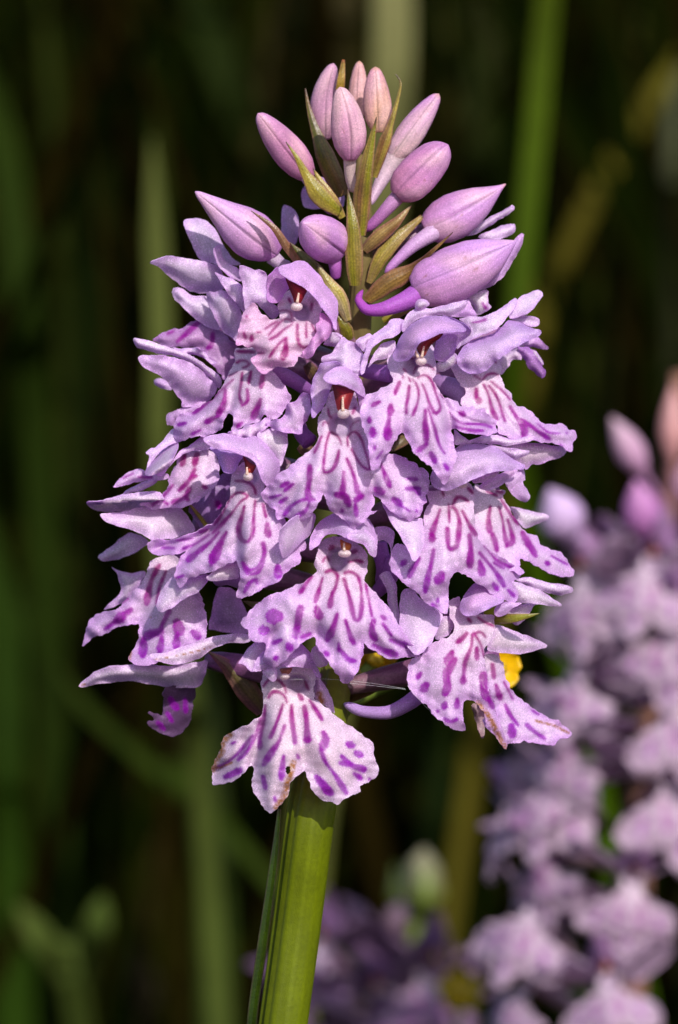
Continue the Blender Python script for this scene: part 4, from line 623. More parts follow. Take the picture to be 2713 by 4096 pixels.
spur('b', [(1380,800,9.6),(1480,880,9.8),(1568,900,10.2)], 170, 110, lin(206,184,206), lin(180,140,190), 'ovary')
bud('t', (690,1430,8.6), (425,1235,4.6), 330, lin(190,128,204), lin(206,160,214), prof=[(0,.55),(.1,.86),(.3,1),(.5,.98),(.7,.84),(.85,.56),(.95,.26),(1,.03)], phi=.7)
spur('t', [(655,1470,8.2),(668,1560,8.2),(672,1650,8.6)], 120, 74, lin(190,120,196), lin(170,80,180))
# half-open sepals behind the right-hand buds
fo = flower((1830, 900, 12), .8, 120)
P(fo, 'sepal', 'A', [(1190,680),(1250,640),(1340,590),(1375,570),(1380,590),(1320,630),(1240,680)], [(1200,680,12.4),(1375,580,12)], step=7, axis=(1,-.6))
P(fo, 'sepal', 'A', [(1250,690),(1330,650),(1385,642),(1375,680),(1300,705)], [(1260,690,12.4),(1380,655,12.6)], step=7)
P(fo, 'petal', 'A', [(1240,890),(1290,850),(1330,790),(1345,750),(1390,690),(1415,680),(1405,730),(1345,830),(1300,870)], [(1250,885,10.4),(1410,690,10.6)], step=7, col=LILAC, edge=HOOD)
P(fo, 'petal', 't', [(420,1000),(520,900),(640,930),(730,1040),(720,1120),(640,1130),(560,1140),(440,1120)], [(560,1040,14.5)], col=lin(180,140,196))
P(fo, 'petal', 't', [(280,1110),(330,1115),(400,1200),(380,1380),(320,1400),(270,1300)], [(330,1250,14.5)], col=lin(186,152,200))

# ---- bracts
def bract(frame, pts, width, c0, c1, parent=None, tipcol=lin(70,44,26), wprof=None, n=30, keel=.36, name='bract', tipfrac=.1):
    p = path3(frame, pts, n); s = np.linspace(0, 1, n)
    wp = wprof or [(0, .62), (.15, .9), (.35, 1), (.6, .74), (.8, .42), (.93, .17), (1, .04)]
    w = np.interp(s, [q[0] for q in wp], [q[1] for q in wp])*mm(frame, width)*.5*.8
    T = np.gradient(p, axis=0); T /= np.linalg.norm(T, axis=1)[:, None]; k = 17; us = np.linspace(-1, 1, k)
    V, cols = [], []; ph = random.uniform(0, 6)
    for layer in (0, 1):
        for i in range(n):
            side = np.cross(T[i], [0, -1, 0]); side /= np.linalg.norm(side)+1e-9; nrm = np.cross(side, T[i])
            if nrm[1] > 0: nrm = -nrm
            for u in us:
                z = (1-abs(u)**1.3)*keel*w[i]+0.05*keel*w[i]*np.sin(u*16+ph)+0.10*w[i]*math.sin(s[i]*11+ph)*abs(u)-layer*1.8e-4*min(1, 6*(1-s[i])+.1)
                V.append(p[i]+side*u*w[i]+nrm*z)
                f = np.clip(.35+.35*math.sin(u*4+ph)+.3*math.sin(s[i]*7+ph*2+u), 0, 1)
                c = c0*(1-f)+c1*f; c = c*(1-.34*abs(math.sin(u*9+ph))**3)
                q = np.clip((s[i]-(1-tipfrac))/(.6*tipfrac)+.3*math.sin(u*13), 0, 1); c = c*(1-q)+tipcol*q
                eg = max(0, abs(u)-.6)/.4; c = c*(1-.6*eg)+lin(140,86,86)*.6*eg
                cols.append(c)
    F = []; N_ = n*k
    for i in range(n-1):
        for j in range(k-1):
            a = i*k+j; F += [(a, a+1, a+k+1, a+k), (N_+a+k, N_+a+k+1, N_+a+1, N_+a)]
        a, b_ = i*k, i*k+k-1; F += [(a, a+k, N_+a+k, N_+a), (b_+k, b_, N_+b_, N_+b_+k)]
    F += [tuple(range(k-1, -1, -1))[:0] or (0, N_, N_+k-1, k-1)]
    return mesh_obj(name, V, F, 'green', parent or orchid, np.array(cols))
OL, OLB, YEL, GRB = lin(126,120,20), lin(120,82,50), lin(160,142,58), lin(94,92,20)
bract('t', [(815,1700,7.6),(805,1450,7.2),(795,1250,7.0),(758,990,7.2)], 172, OL, lin(126,104,48))
bract('t', [(850,1330,8.8),(865,1050,8.4),(900,800,8.0),(972,455,7.8)], 172, OL, OLB)
bract('t', [(950,900,10.4),(1020,680,10),(1085,480,9.8),(1140,280,9.8),(1150,200,9.8),(1112,140,9.8)], 120, YEL, OLB, wprof=[(0,.6),(.2,.9),(.35,1),(.5,.5),(.7,.3),(.9,.16),(1,.05)])
bract('t', [(720,1040,12),(600,760,11.6),(510,520,12),(470,380,12.2),(445,245,12.4)], 190, GRB, OLB, wprof=[(0,.7),(.2,1),(.4,.95),(.6,.5),(.8,.26),(1,.05)])
bract('t', [(700,1160,8.6),(560,1040,8),(450,880,7.8),(380,750,7.6),(303,640,7.8)], 190, YEL, OL, wprof=[(0,.5),(.2,.95),(.35,1),(.55,.5),(.8,.22),(1,.05)])
bract('t', [(720,1200,9.4),(640,1060,9),(540,900,9),(500,830,9.2)], 110, YEL, lin(160,140,60))
bract('t', [(690,330,12),(708,200,11.6),(728,32,11.6)], 84, lin(170,136,50), lin(150,120,50), tipcol=lin(150,84,36), wprof=[(0,.9),(.4,1),(.7,.72),(.9,.5),(1,.3)])
bract('t', [(880,1440,10.4),(1000,1330,9.8),(1120,1230,9.6),(1232,1105,9.8)], 140, lin(156,128,76), OLB)
bract('t', [(915,1680,10.8),(1000,1500,10.2),(1130,1350,10.2),(1310,1190,10.6)], 150, YEL, lin(170,140,90), wprof=[(0,.4),(.2,.8),(.4,1),(.7,.7),(1,.3)], tipfrac=.01)
bract('t', [(900,1810,9.6),(1060,1680,9.2),(1240,1580,9),(1380,1450,7.6),(1535,1308,7.4)], 190, lin(118,80,44), lin(150,118,56), wprof=[(0,.5),(.15,.9),(.35,1),(.5,.6),(.65,.26),(.85,.14),(1,.04)])
bract('t', [(400,1540,7.4),(300,1400,6.8),(210,1270,6.6),(45,1148,6.8)], 84, lin(134,96,74), OLB, wprof=[(0,.8),(.3,1),(.6,.7),(.8,.4),(1,.08)])
bract('t', [(760,1960,8),(700,1800,7.6),(620,1680,7.4),(520,1530,7.4)], 150, YEL, lin(190,170,130), wprof=[(0,.5),(.25,.95),(.45,1),(.7,.6),(.9,.25),(1,.06)], tipfrac=.16)
bract('t', [(770,2100,8.6),(740,2010,8.2),(680,1920,8)], 130, OL, lin(120,110,30), tipfrac=.02)
bract('t', [(620,1740,10),(480,1560,10),(330,1380,10.4)], 180, lin(100,92,30), GRB)
bract('t', [(1020,1960,11),(1150,1900,10.6),(1260,1870,10.4)], 90, YEL, OL, tipfrac=.02)
bract('G', [(790,1092,7.4),(940,1088,5.6),(1050,1073,5.2),(1148,1052,5.2)], 90, lin(150,146,52), OL, tipfrac=.02)
bract('d', [(960,800,11.4),(900,720,11),(860,670,10.8),(812,610,10.6)], 46, lin(170,156,70), OL, wprof=[(0,1),(.5,.9),(.8,.6),(1,.3)], tipfrac=.01)
DK = lin(98,78,48)
bract('f', [(480,330,10.4),(560,440,11),(700,520,12)], 150, DK, lin(90,62,62))
bract('E', [(1180,1720,12),(1060,1560,11.4),(950,1430,11),(830,1340,10.8)], 190, lin(96,84,46), lin(120,72,92), tipfrac=.02)
bract('F', [(900,1170,12),(1050,1100,11),(1180,1040,10.4),(1320,980,10)], 130, lin(92,70,44), lin(110,76,60), tipfrac=.02)
bract('f', [(1350,900,11),(1270,980,10.4),(1180,1060,10)], 120, lin(104,92,50), DK, tipfrac=.02)
bract('d', [(1500,1340,10),(1380,1420,10),(1240,1380,10.4)], 110, DK, GRB, tipfrac=.02)
bract('f', [(420,1010,10.4),(520,1080,10.8),(640,1150,11.6)], 150, DK, lin(104,76,52), tipfrac=.02)
# long-ovaried flowers: purple ovaries that show between the lips
spur('f', [(120,360,8.4),(300,430,8.6),(420,500,9.2),(540,590,10.6)], 150, 110, lin(176,120,190), lin(140,84,160), 'ovary')
spur('g', [(430,770,6.4),(300,760,7),(180,740,8),(60,700,9.6)], 190, 150, lin(170,110,190), lin(150,84,168), 'ovary')
spur('g', [(1230,1000,8),(1100,930,8.6),(960,880,9.4),(860,860,10.4)], 250, 180, lin(190,156,206), lin(160,110,176), 'ovary')
spur('F', [(1420,1110,6.6),(1300,1200,6.4),(1180,1255,6.2),(1020,1248,6.6),(905,1200,7.2)], 112, 62, lin(172,120,196), lin(184,150,206))
spur('F', [(1230,300,7),(1180,420,7.6),(1090,520,9)], 130, 80, lin(170,110,190), lin(140,84,160), 'ovary')
spur('f', [(500,980,8),(430,900,8.4),(400,800,9.6)], 150, 120, lin(150,90,170), lin(130,80,150), 'ovary')
spur('E', [(1050,900,7.4),(960,880,8),(880,900,9)], 110, 80, lin(176,130,196), lin(160,110,180), 'ovary')
spur('G', [(20,560,7.8),(60,720,8),(40,860,9)], 130, 90, lin(160,104,184), lin(150,100,170), 'ovary')
# narrow leaf clasping the stem behind its left edge
bract('V', [(578,2480,9.6),(585,2340,9.4),(612,2150,9.2),(634,1990,9.2),(646,1870,9.4)], 30, lin(110,140,16), lin(96,126,20), name='leaf', tipfrac=.01, wprof=[(0,1),(.5,1),(.8,.8),(1,.3)])

# ---- spider silk between the lowest flowers
def thread(pts, w=0.012):
    p = path3('F', pts, 16); o = tube('spider_thread', p, np.full(16, w*.5e-3), None, lambda th, s: np.ones((len(th), 3))*.8, 'silk', n=5); return o
for i, q in enumerate([[(560,1048,3.2),(760,1044,3.6),(950,1056,3.4),(1120,1078,3.2),(1290,1106,2.7)],[(935,1070,3.2),(1100,1088,3.2),(1290,1110,2.7)],[(1300,1085,2.6),(1380,1180,2.7),(1450,1250,2.8),(1520,1300,2.9)]]):
    tag(thread(q), ['fine silk thread running level from the lowest browned lip','short second silk strand just under the level one','silk thread slanting along the margin of the withered lip'][i], 'spider thread', 'silk threads on the orchid')

# ---------------------------------------------------------------- ground and far meadow edge
def plain(name, v, f, mat, cols): return mesh_obj(name, v, f, mat, None, cols)
def soil():
    n = 60; xs = np.linspace(-40, 40, n); ys = np.linspace(-20, 60, n)
    xs = np.sign(xs)*np.abs(xs/40)**2*40; ys = np.where(ys > 0, (ys/60)**2*60, -(ys/20)**2*20)
    X, Y = np.meshgrid(xs, ys); Z = 0.02*np.sin(X*1.3)*np.cos(Y*1.1)*np.clip(np.abs(Y)/3, 0, 1)-0.004
    V = np.stack([X, Y, Z], -1).reshape(-1, 3)
    F = [(i*n+j, i*n+j+1, (i+1)*n+j+1, (i+1)*n+j) for i in range(n-1) for j in range(n-1)]
    o = mesh_obj('ground', V, F, 'thatch', None, np.ones((len(V), 3))*lin(20,18,8)); o['kind'] = 'structure'
soil()

def add_blade(V, F, Cc, x, y, h, w, lean, az, col, z0=0.0, seg=7):
    """a grass blade: folded strip of two faces per segment, tapering and bending over"""
    b = len(V); dx, dy = math.cos(az), math.sin(az); tw = random.uniform(0, math.pi)
    sx, sy = math.cos(tw), math.sin(tw)
    for i in range(seg+1):
        s = i/seg; ww = w*.5*(1-s**2.2)*(.75+.25*min(1, s*5))+w*.01; bend = lean*h*s*s
        cx, cy, cz = x+dx*bend, y+dy*bend, z0+h*(s-.25*lean*s*s)
        for u, o in ((-1, 0), (0, 1), (1, 0)):
            V.append((cx+sx*ww*u-sy*ww*.35*o, cy+sy*ww*u+sx*ww*.35*o, cz)); Cc.append(col*(.8+.35*s))
    for i in range(seg):
        a = b+i*3; F += [(a, a+1, a+4, a+3), (a+1, a+2, a+5, a+4)]
GREENS = [lin(66,84,8), lin(48,66,4), lin(80,84,14), lin(76,62,16), lin(36,56,4), lin(90,74,22)]
def field(name, n, yr, xr, hr, wr, seed, dark=1.0, keep=None):
    random.seed(seed); V, F, Cc = [], [], []
    for _ in range(n):
        y = yr[0]+(yr[1]-yr[0])*random.random()**1.3; x = random.uniform(-1, 1)*(xr[0]+xr[1]*max(y, 0))
        h = random.uniform(*hr)
        if keep and not keep(x, y, h): continue
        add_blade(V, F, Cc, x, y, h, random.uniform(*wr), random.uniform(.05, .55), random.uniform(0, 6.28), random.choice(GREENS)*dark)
    o = mesh_obj(name, V, F, 'thatch', None, np.array(Cc)); o['kind'] = 'stuff'; return o
# short turf under the orchids, deep sward and rank growth behind, their shade put into darker colour
field('turf', 2600, (-.25, .5), (.35, .3), (.05, .17), (.002, .005), 3)
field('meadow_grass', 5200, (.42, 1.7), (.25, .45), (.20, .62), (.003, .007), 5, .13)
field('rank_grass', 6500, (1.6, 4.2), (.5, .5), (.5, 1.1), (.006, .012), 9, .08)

# hedge closing the meadow, its shade put into a near-black leaf colour
def hedge():
    r = np.random.default_rng(4); n = 16000
    th = r.uniform(-1.0, 1.0, n); rad = 5.2+r.normal(0, .35, n); z = r.uniform(0, 3.0, n)**1.0
    c = np.stack([np.sin(th)*rad, np.cos(th)*rad-.2, z], -1)
    a = r.normal(size=(n, 3)); a /= np.linalg.norm(a, axis=1)[:, None]; b = np.cross(a, r.normal(size=(n, 3))); b /= np.linalg.norm(b, axis=1)[:, None]
    L = r.uniform(.05, .13, n)[:, None]
    V = np.stack([c-a*L, c+b*L*.45, c+a*L, c-b*L*.45], 1).reshape(-1, 3)
    F = [(4*i, 4*i+1, 4*i+2, 4*i+3) for i in range(n)]
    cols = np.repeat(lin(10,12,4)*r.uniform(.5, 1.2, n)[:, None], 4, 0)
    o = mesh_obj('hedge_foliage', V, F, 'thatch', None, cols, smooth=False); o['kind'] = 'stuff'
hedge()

# ---------------------------------------------------------------- single blades and stalks that show behind the orchid
def V2S(x, y): return x*2713/1568, y*2713/1568
def blade(name, pts, width, c0, c1, label, cat='grass blade', group='blurred grass blades behind the orchid', fold=.3, tip=True, far=2.3, dim=.42):
    """pts (x, y in the 1568-wide view, depth mm), top first; the blade runs on down to the ground"""
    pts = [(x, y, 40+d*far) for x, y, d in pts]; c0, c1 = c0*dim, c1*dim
    P3 = [at(*[np.array(q) for q in (*V2S(x, y), d)]) for x, y, d in pts]
    end = P3[-1]; prev = P3[-2]; dirx = (end-prev)/max(1e-6, prev[2]-end[2])
    foot = np.array([end[0]+dirx[0]*end[2]*.45, end[1]+dirx[1]*end[2]*.3, -.004])
    mid = (end+foot)/2+np.array([dirx[0]*.03, 0, 0])
    path = catmull(np.array(P3+[mid, foot]), False, 10); n = len(path); s = np.linspace(0, 1, n)
    w = width*PX*2713/1568*.5*(D+pts[0][2]*1e-3)/D
    ws = w*(np.clip(s*7, .06, 1)**.7 if tip else np.ones(n))
    T = np.gradient(path, axis=0); T /= np.linalg.norm(T, axis=1)[:, None]; V, F, Cc = [], [], []
    for i in range(n):
        side = np.cross(T[i], [0, -1, 0]); side /= np.linalg.norm(side)+1e-9; nr = np.cross(side, T[i])
        if nr[1] > 0: nr = -nr
        for layer in (0, 1):
            for u in (-1, -.5, 0, .5, 1):
                V.append(path[i]+side*u*ws[i]-nr*fold*ws[i]*(1-abs(u))-nr*layer*2.5e-4)
                Cc.append((c0*(1-s[i])+c1*s[i])*(1-.12*abs(math.sin(u*3))))
    for i in range(n-1):
        a = i*10
        for j in range(4): F += [(a+j, a+j+1, a+j+11, a+j+10), (a+15+j, a+16+j, a+6+j, a+5+j)]
        F += [(a, a+10, a+15, a+5), (a+14, a+4, a+9, a+19)]
    o = mesh_obj(name, V, F, 'blade', None, np.array(Cc)); tag(o, label, cat, group); return o
g1, g2, g3 = lin(86,104,24), lin(104,110,52), lin(70,84,22)
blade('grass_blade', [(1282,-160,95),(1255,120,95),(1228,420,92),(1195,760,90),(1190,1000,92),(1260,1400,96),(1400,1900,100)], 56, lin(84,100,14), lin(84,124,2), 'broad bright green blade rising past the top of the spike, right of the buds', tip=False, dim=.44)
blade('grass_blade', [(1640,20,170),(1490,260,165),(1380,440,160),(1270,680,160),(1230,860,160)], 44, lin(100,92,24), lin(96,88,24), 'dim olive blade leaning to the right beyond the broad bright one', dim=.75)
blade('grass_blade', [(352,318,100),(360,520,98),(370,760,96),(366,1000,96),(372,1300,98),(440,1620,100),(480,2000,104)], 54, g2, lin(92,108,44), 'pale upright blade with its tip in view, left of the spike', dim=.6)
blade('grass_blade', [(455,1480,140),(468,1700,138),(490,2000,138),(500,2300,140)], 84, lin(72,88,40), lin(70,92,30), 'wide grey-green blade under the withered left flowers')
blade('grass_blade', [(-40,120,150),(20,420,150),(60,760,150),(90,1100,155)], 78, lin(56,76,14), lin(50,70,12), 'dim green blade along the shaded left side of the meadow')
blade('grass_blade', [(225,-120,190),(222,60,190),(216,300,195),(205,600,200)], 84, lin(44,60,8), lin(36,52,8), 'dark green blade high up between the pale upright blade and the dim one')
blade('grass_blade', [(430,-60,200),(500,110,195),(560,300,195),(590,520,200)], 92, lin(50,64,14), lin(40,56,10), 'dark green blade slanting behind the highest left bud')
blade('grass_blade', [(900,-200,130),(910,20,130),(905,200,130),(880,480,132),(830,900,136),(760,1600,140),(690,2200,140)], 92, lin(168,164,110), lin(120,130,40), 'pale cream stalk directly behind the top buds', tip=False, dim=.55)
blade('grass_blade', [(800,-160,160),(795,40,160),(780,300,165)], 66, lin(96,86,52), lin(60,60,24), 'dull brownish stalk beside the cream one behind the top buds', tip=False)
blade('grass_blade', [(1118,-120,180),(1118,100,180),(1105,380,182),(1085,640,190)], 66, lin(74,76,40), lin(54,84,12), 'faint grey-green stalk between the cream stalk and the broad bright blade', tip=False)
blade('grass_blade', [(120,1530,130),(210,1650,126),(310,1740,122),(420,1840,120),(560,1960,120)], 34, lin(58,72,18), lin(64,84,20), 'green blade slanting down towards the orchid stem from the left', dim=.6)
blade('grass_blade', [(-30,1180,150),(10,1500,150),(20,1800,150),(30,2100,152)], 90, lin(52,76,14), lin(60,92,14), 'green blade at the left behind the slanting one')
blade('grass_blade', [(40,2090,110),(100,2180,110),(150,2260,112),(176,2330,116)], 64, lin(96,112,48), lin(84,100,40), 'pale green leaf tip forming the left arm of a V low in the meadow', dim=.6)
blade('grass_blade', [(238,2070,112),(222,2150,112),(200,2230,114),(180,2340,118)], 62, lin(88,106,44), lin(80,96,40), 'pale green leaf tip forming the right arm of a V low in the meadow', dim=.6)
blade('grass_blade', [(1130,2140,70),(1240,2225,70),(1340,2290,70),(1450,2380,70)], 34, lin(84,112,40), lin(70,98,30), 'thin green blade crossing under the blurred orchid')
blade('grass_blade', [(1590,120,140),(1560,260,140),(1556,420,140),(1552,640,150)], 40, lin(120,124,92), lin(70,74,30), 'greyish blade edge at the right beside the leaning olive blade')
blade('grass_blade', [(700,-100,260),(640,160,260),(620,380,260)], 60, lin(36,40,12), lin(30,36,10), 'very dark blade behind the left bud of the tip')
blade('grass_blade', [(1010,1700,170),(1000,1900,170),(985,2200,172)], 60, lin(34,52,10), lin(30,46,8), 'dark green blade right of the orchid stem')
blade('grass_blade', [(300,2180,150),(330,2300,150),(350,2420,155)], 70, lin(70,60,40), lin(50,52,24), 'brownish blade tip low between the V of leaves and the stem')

for x0, y0, x1, y1, w, c, lb in ((1490,-60,1350,900,26,(60,66,16),'thin dim blade between the broad bright one and the leaning olive one'),(90,-80,150,900,30,(52,62,12),'thin dark blade crossing the shaded left of the meadow'),(640,-80,520,700,24,(60,52,20),'thin brownish stem slanting behind the left buds'),(1010,-60,1080,620,22,(70,70,26),'thin stem right of the cream stalk behind the buds'),(310,-60,420,1000,26,(46,58,10),'thin dark blade crossing behind the pale upright one'),(1420,620,1330,1500,30,(50,50,14),'thin dark stem left of the blurred orchid buds'),(40,1350,260,2300,34,(50,66,14),'thin green blade leaning right in the lower left shade'),(330,1650,250,2350,30,(64,58,24),'thin brown stem in the lower left shade'),(1060,1650,930,2300,22,(36,50,8),'thin dark stem right of the orchid stem')):
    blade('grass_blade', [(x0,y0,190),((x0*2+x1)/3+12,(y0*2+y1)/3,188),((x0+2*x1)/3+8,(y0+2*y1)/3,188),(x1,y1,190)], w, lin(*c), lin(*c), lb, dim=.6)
# ---------------------------------------------------------------- flower model for the two orchids out of focus
def local(x, y, d): return np.stack([np.asarray(x)*1e-3, np.asarray(d)*1e-3+0*np.asarray(x), -np.asarray(y)*1e-3], -1)
def far_flower(name, c_lip, c_sep, c_hood, root):
    """flower facing -Y with its throat at the origin; mesh of its own is the ovary"""
    n = 14; q = np.linspace(0, 1, n)[:, None]; p = np.array([0, 1.0, 0])*1e-3*(1-q)+np.array([0, 12.5, -5.5])*1e-3*q
    f = tube(name, p, np.interp(np.linspace(0, 1, n), [0, .5, 1], [.7, 1.0, .6])*1e-3, None, lambda th, s: np.ones((len(th), 1))*(lin(150,110,150)*(1-s)+lin(110,100,60)*s), 'green', n=12)
    kw = dict(mapf=local, parent=f, step=.42, unit=1.0, serr=.02)
    lip = [(-.9,-1),(-1.3,.2),(-1.2,1.2),(-2.6,2.2),(-4.6,3.2),(-5.6,4.8),(-5.0,6.4),(-3.6,6.8),(-2.2,6.4),(-1.6,5.8),(-1.3,7.2),(-.2,8.8),(.4,8.7),(1.3,7.2),(1.6,5.8),(2.3,6.4),(3.7,6.7),(5.1,6.2),(5.6,4.7),(4.6,3.1),(2.6,2.2),(1.2,1.2),(1.3,.2),(.9,-1)]
    sheet('lip', np.array(lip), [(0,-1,1.0),(-1.2,.8,.2),(1.2,.8,.2),(0,4,-1.8),(-5.4,5,.2),(5.4,5,.2),(0,8.7,-1.6),(-3,6.8,-.6),(3,6.8,-.6)],
          col=c_lip, edge=c_lip*.92, strokes=[(.13,[(-1,2),(-1.5,3.6),(-1.2,4.6),(-.6,3.4)]),(.13,[(1,2),(1.5,3.6),(1.2,4.6),(.6,3.4)]),(.16,[(-3,3.6),(-3.6,5)]),(.16,[(3,3.6),(3.6,5)]),(.13,[(0,5.4),(.1,7)])], throat=(0,0,2.0), pits=[(0,.2,.75,.8,2)], bulge=.2, ruffle=.15, **{**kw, 'step': .3})
    sheet('sepal', np.array([(-1.1,-.6),(-2.4,-2.0),(-4.4,-3.2),(-6.6,-3.6),(-7.0,-3.0),(-5.6,-1.6),(-3.6,-.4),(-1.6,.4)]), [(-1.2,-.2,1.0),(-4,-2,.4),(-7,-3.3,2.0)], col=c_sep, edge=c_sep*.9, **kw)
    sheet('sepal', np.array([(1.1,-.6),(2.4,-2.0),(4.4,-3.2),(6.6,-3.6),(7.0,-3.0),(5.6,-1.6),(3.6,-.4),(1.6,.4)]), [(1.2,-.2,1.0),(4,-2,.4),(7,-3.3,2.0)], col=c_sep, edge=c_sep*.9, **kw)
    sheet('petal', np.array([(-1.6,-.4),(-2.2,-2.2),(-1.6,-3.8),(-.3,-4.6),(.4,-4.2),(.2,-2.8),(-.6,-1.6)]), [(-1.9,-1,1),(-1,-4,-1.0),(.2,-3,-2.2)], col=c_hood, edge=c_hood*.9, bulge=.5, **kw)
    sheet('petal', np.array([(1.6,-.4),(2.2,-2.2),(1.6,-3.8),(.3,-4.6),(-.4,-4.2),(-.2,-2.8),(.6,-1.6)]), [(1.9,-1,1),(1,-4,-1.0),(-.2,-3,-2.0)], col=c_hood, edge=c_hood*.9, bulge=.5, **kw)
    sheet('sepal', np.array([(-1.5,-3.2),(-.9,-5.0),(0,-6.4),(.9,-5.0),(1.5,-3.2),(0,-2.8)]), [(-1.4,-3.2,1),(1.4,-3.2,1),(0,-6.3,-.6)], col=c_sep, edge=c_hood, **kw)
    sheet('anther', np.array([(-.5,-2.2),(.5,-2.2),(.35,-.9),(0,-.6),(-.35,-.9)]), [(0,-2,.2),(-.4,-1,0),(.4,-1,0)], col=lin(190,110,80), edge=lin(160,80,60), **kw)
    f.parent = root; return f
def copy_flower(src, root, loc, yaw, pitch, roll, sc):
    c = src.copy(); C.objects.link(c); c.parent = root; c.location = loc; c.rotation_euler = (pitch, roll, yaw); c.scale = (sc,)*3
    for ch in list(src.children):
        k = ch.copy(); C.objects.link(k); k.parent = c
    return c
def far_orchid(label, top, bot, spots, buds, c_lip, c_sep, c_hood, R, cstem, group):
    """axis given by two view points (x, y, depth); flowers by the view point of their throat"""
    a0 = at(*[np.array(q) for q in (*V2S(*top[:2]), top[2])]); a1 = at(*[np.array(q) for q in (*V2S(*bot[:2]), bot[2])])
    d = (a1-a0)/(a0[2]-a1[2]); foot = np.array([a1[0]+d[0]*a1[2]*.4, a1[1]+d[1]*a1[2]*.4, 0])
    root = thing('spotted_orchid', label, 'orchid', foot, group)
    path = catmull(np.array([foot-[0, 0, .01], (foot+a1)/2, a1, (a0+a1)/2, a0]), False, 12)
    tube('stem', path, np.interp(np.linspace(0, 1, len(path)), [0, .5, 1], [2.2, 1.9, .7])*1e-3, root, lambda th, s: np.ones((len(th), 1))*cstem, 'stalk', n=14)
    proto = far_flower('flower', c_lip, c_sep, c_hood, root); first = True
    rd = random.Random(len(spots)*7+1)
    for (x, y, *rest) in spots:
        sx, sy = V2S(x, y); az = a0[2]-(a0[2]-a1[2])*0
        z = at(np.array(sx), np.array(sy), np.array(top[2]-R))[2]; k = (a0[2]-z)/(a0[2]-a1[2]); A = a0+(a1-a0)*k
        k2 = PX*(D+A[1]-R*.6e-3)/D; xo = (sx-1356.5)*k2-A[0]; yaw = math.asin(max(-.97, min(.97, xo/(R*1e-3))))
        if rest: yaw = rest[0]
        loc = np.array([A[0]+R*1e-3*math.sin(yaw), A[1]-R*1e-3*math.cos(yaw), z])-foot
        if first: f = proto; first = False; f.location = loc; f.rotation_euler = (rd.uniform(-.2, .2), rd.uniform(-.2, .2), yaw); f.scale = (.95,)*3
        else: copy_flower(proto, root, loc, yaw+rd.uniform(-.2, .2), rd.uniform(-.35, .3), rd.uniform(-.4, .4), rd.uniform(.84, 1.04))
    for b, t, w, c0, c1 in buds:
        p0 = at(*[np.array(q) for q in (*V2S(*b[:2]), b[2])]); p1 = at(*[np.array(q) for q in (*V2S(*t[:2]), t[2])])
        s = np.linspace(0, 1, 16); pr = np.interp(s, [0, .1, .35, .6, .85, 1], [.35, .7, 1, .85, .4, .05])
        A = a0+(a1-a0)*np.clip((a0[2]-p0[2]+.004)/(a0[2]-a1[2]), 0, 1)
        pp = np.concatenate([A+(p0-A)*np.linspace(0, .95, 6)[:, None], p0+(p1-p0)*s[:, None]])
        rr = np.concatenate([np.full(6, .3), pr])*w*PX*2713/1568*.5*(D+b[2]*1e-3)/D
        tube('bud', pp, rr, root, lambda th, q: np.ones((len(th), 1))*(c0*(1-q)+c1*q), 'bud', n=16)
    return root
LP, SP, HP = lin(206,178,202), lin(196,166,196), lin(174,130,178)
far_orchid('blurred lilac spotted orchid standing behind the sharp spike on the right', (1570,860,165), (1445,2420,170),
  [(1345,1330),(1500,1300),(1545,1430),(1330,1550),(1560,1620),(1310,1700),(1285,1810),(1150,1880),(1550,1800),(1240,1980),(1235,2110),(1460,2040),(1210,2290),(1400,2270)],
  [((1320,1240,154),(1270,1130,152),110,lin(196,160,206),lin(204,172,214)),((1485,1090,160),(1415,965,158),70,lin(200,140,190),lin(206,170,190)),((1495,1240,154),(1470,1110,152),92,lin(170,100,176),lin(196,130,186)),((1555,1060,163),(1556,890,163),64,lin(196,140,140),lin(206,150,150)),((1590,1180,158),(1600,1040,156),80,lin(196,140,180),lin(206,160,180))],
  LP, SP, HP, 13.0, lin(120,84,70), 'orchids out of focus')
far_orchid('dim purple spotted orchid low behind the foot of the sharp stem', (880,2150,230), (850,2500,230),
  [(830,2190,-.6),(960,2250,.5),(900,2300,0.05),(790,2320,-.8),(1000,2340,.9),(880,2400,0.1)],
  [((850,2170,228),(790,2075,222),74,lin(110,84,114),lin(120,92,122)),((910,2160,228),(930,2080,226),60,lin(140,110,120),lin(150,120,140))],
  lin(150,116,150), lin(140,108,142), lin(124,88,132), 11.0, lin(80,64,50), 'orchids out of focus')

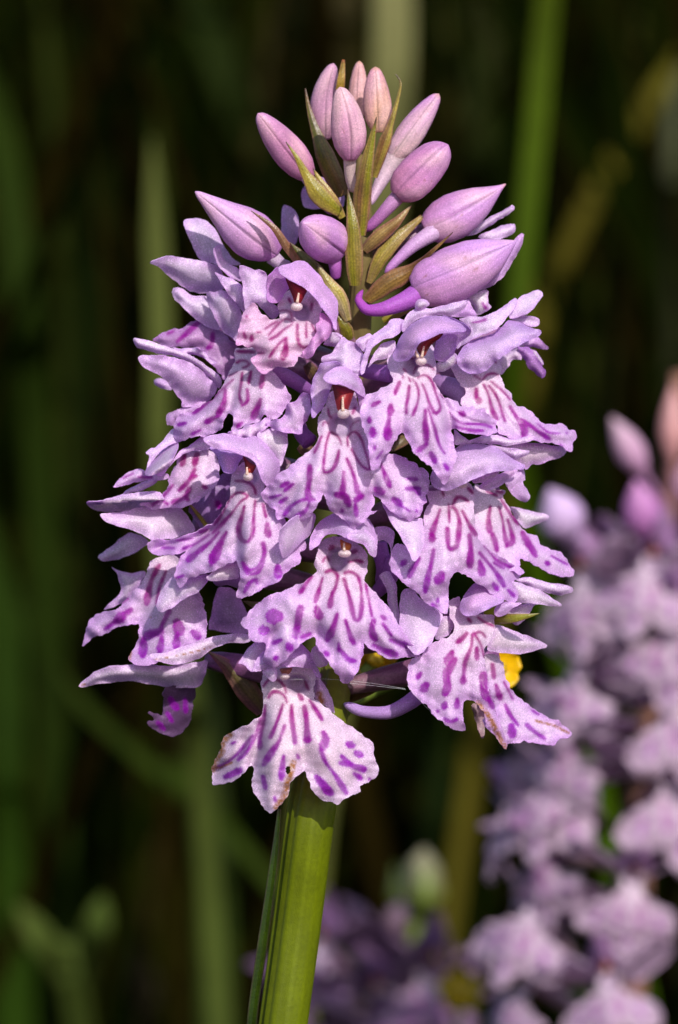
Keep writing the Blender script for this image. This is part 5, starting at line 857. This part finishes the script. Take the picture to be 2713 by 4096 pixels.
# ---------------------------------------------------------------- yellow meadow flowers and a pale bud
def buttercup(label, vx, vy, d, dia, face, npet=5, col=lin(236,190,10), via=()):
    c = at(*[np.array(q) for q in (*V2S(vx, vy), d)]); foot = Vector((c[0]+.004, c[1]+.02, 0))
    if via: foot = Vector((base.x+.004, base.y+.02, 0))
    root = thing('buttercup', label, 'flower', foot, 'yellow meadow flowers')
    mids = [at(*[np.array(q) for q in (*V2S(x, y), dd)]) for x, y, dd in via] or [[foot.x, foot.y, c[2]*.6], [c[0], c[1]+.003, c[2]-.006]]
    stp = catmull(np.array([[foot.x, foot.y, -.01], *mids, c]), False, 10)
    tube('stem', stp, np.full(len(stp), .42e-3), root, lambda th, s: np.ones((len(th), 1))*lin(96,110,40), 'stalk', n=10)
    fx = Vector(face).normalized(); u = fx.cross(Vector((0, 0, 1))).normalized(); v = u.cross(fx)
    u, v, fx = (np.array(q) for q in (u, v, fx)); L = dia*.5e-3
    for k in range(npet):
        a = 2*math.pi*k/npet+.3; ra = math.cos(a)*u+math.sin(a)*v; ta = -math.sin(a)*u+math.cos(a)*v; V, F, Cc = [], [], []
        ns, nt = 9, 9
        for lay in (0, 1):
            for i in range(ns):
                s = i/(ns-1); w = L*.62*math.sin(math.pi*min(1, .08+s*.8))**.7
                for j in range(nt):
                    t = j/(nt-1)*2-1
                    V.append(c+ra*(L*s*(1-.10*t*t))+ta*w*t+fx*(L*(.55*s*s+.16*t*t*s)-lay*2e-4)); Cc.append(col*(.85+.15*s))
        N_ = ns*nt
        for i in range(ns-1):
            for j in range(nt-1):
                b = i*nt+j; F += [(b, b+1, b+nt+1, b+nt), (N_+b+nt, N_+b+nt+1, N_+b+1, N_+b)]
            F += [(i*nt, (i+1)*nt, N_+(i+1)*nt, N_+i*nt), ((i+1)*nt+nt-1, i*nt+nt-1, N_+i*nt+nt-1, N_+(i+1)*nt+nt-1)]
        e = (ns-1)*nt; F += [(e+j, e+j+1, N_+e+j+1, N_+e+j) for j in range(nt-1)]
        mesh_obj('petal', V, F, 'yellow_petal', root, np.array(Cc))
    for k in range(14):
        a = 2.4*k; r_ = .22*L*math.sqrt(k/14); p0 = c+u*math.cos(a)*r_+v*math.sin(a)*r_
        tube('stamen', np.array([p0, p0+fx*L*.3, p0+fx*L*.45+u*math.cos(a)*L*.05]), [.15e-3, .15e-3, .28e-3], root, lambda th, s: np.ones((len(th), 1))*lin(220,180,40), 'yellow_petal', n=6)
buttercup('bright yellow buttercup showing from behind the withered lower lip', 1146, 1545, 30, 3.2, (.5, -1, .1), via=((672,2330,22),(706,2000,22),(738,1780,22),(800,1640,24),(960,1560,26)))
buttercup('half-hidden yellow buttercup in the shade between the lowest lips', 866, 1528, 26, 3.2, (.1, -1, .2), col=lin(190,140,6), via=((680,2330,20),(714,2000,20),(744,1780,20),(780,1620,24)))
buttercup('out-of-focus yellow buttercup low in front of the dim purple orchid', 1062, 2300, 190, 4.6, (.1, -1, .5), col=lin(170,144,16))

def pale_bud():
    c = at(*[np.array(q) for q in (*V2S(962, 2110), 230)]); foot = Vector((c[0]-.006, c[1]+.01, 0))
    root = thing('meadow_bud', 'pale greenish-white flower bud on a stalk right of the orchid stem', 'flower bud', foot)
    tube('stalk', catmull(np.array([[foot.x, foot.y, -.01], [foot.x, foot.y, c[2]*.5], c]), False, 10), np.full(21, .8e-3), root, lambda th, s: np.ones((len(th), 1))*lin(90,104,34), 'stalk', n=10)
    s = np.linspace(0, 1, 16); p = c+np.array([.0009, 0, .0066])*s[:, None]
    tube('bud', p, np.interp(s, [0, .15, .45, .75, 1], [.8, 2.0, 2.3, 1.7, .1])*1e-3, root, lambda th, q: np.ones((len(th), 1))*(lin(100,112,40)*(1-q)+lin(140,132,108)*q), 'bud', n=16, ribs=lambda th, q: 1+.06*np.cos(5*th))
    for k in range(4):
        a = k*math.pi/2+.4; e = np.array([math.cos(a), math.sin(a), 0])
        tube('sepal', np.array([c+e*.0008, c+e*.0024+[0, 0, .002], c+e*.0024+[0, 0, .005]]), [.9e-3, .8e-3, .1e-3], root, lambda th, q: np.ones((len(th), 1))*lin(110,126,50), 'green', n=8)
pale_bud()
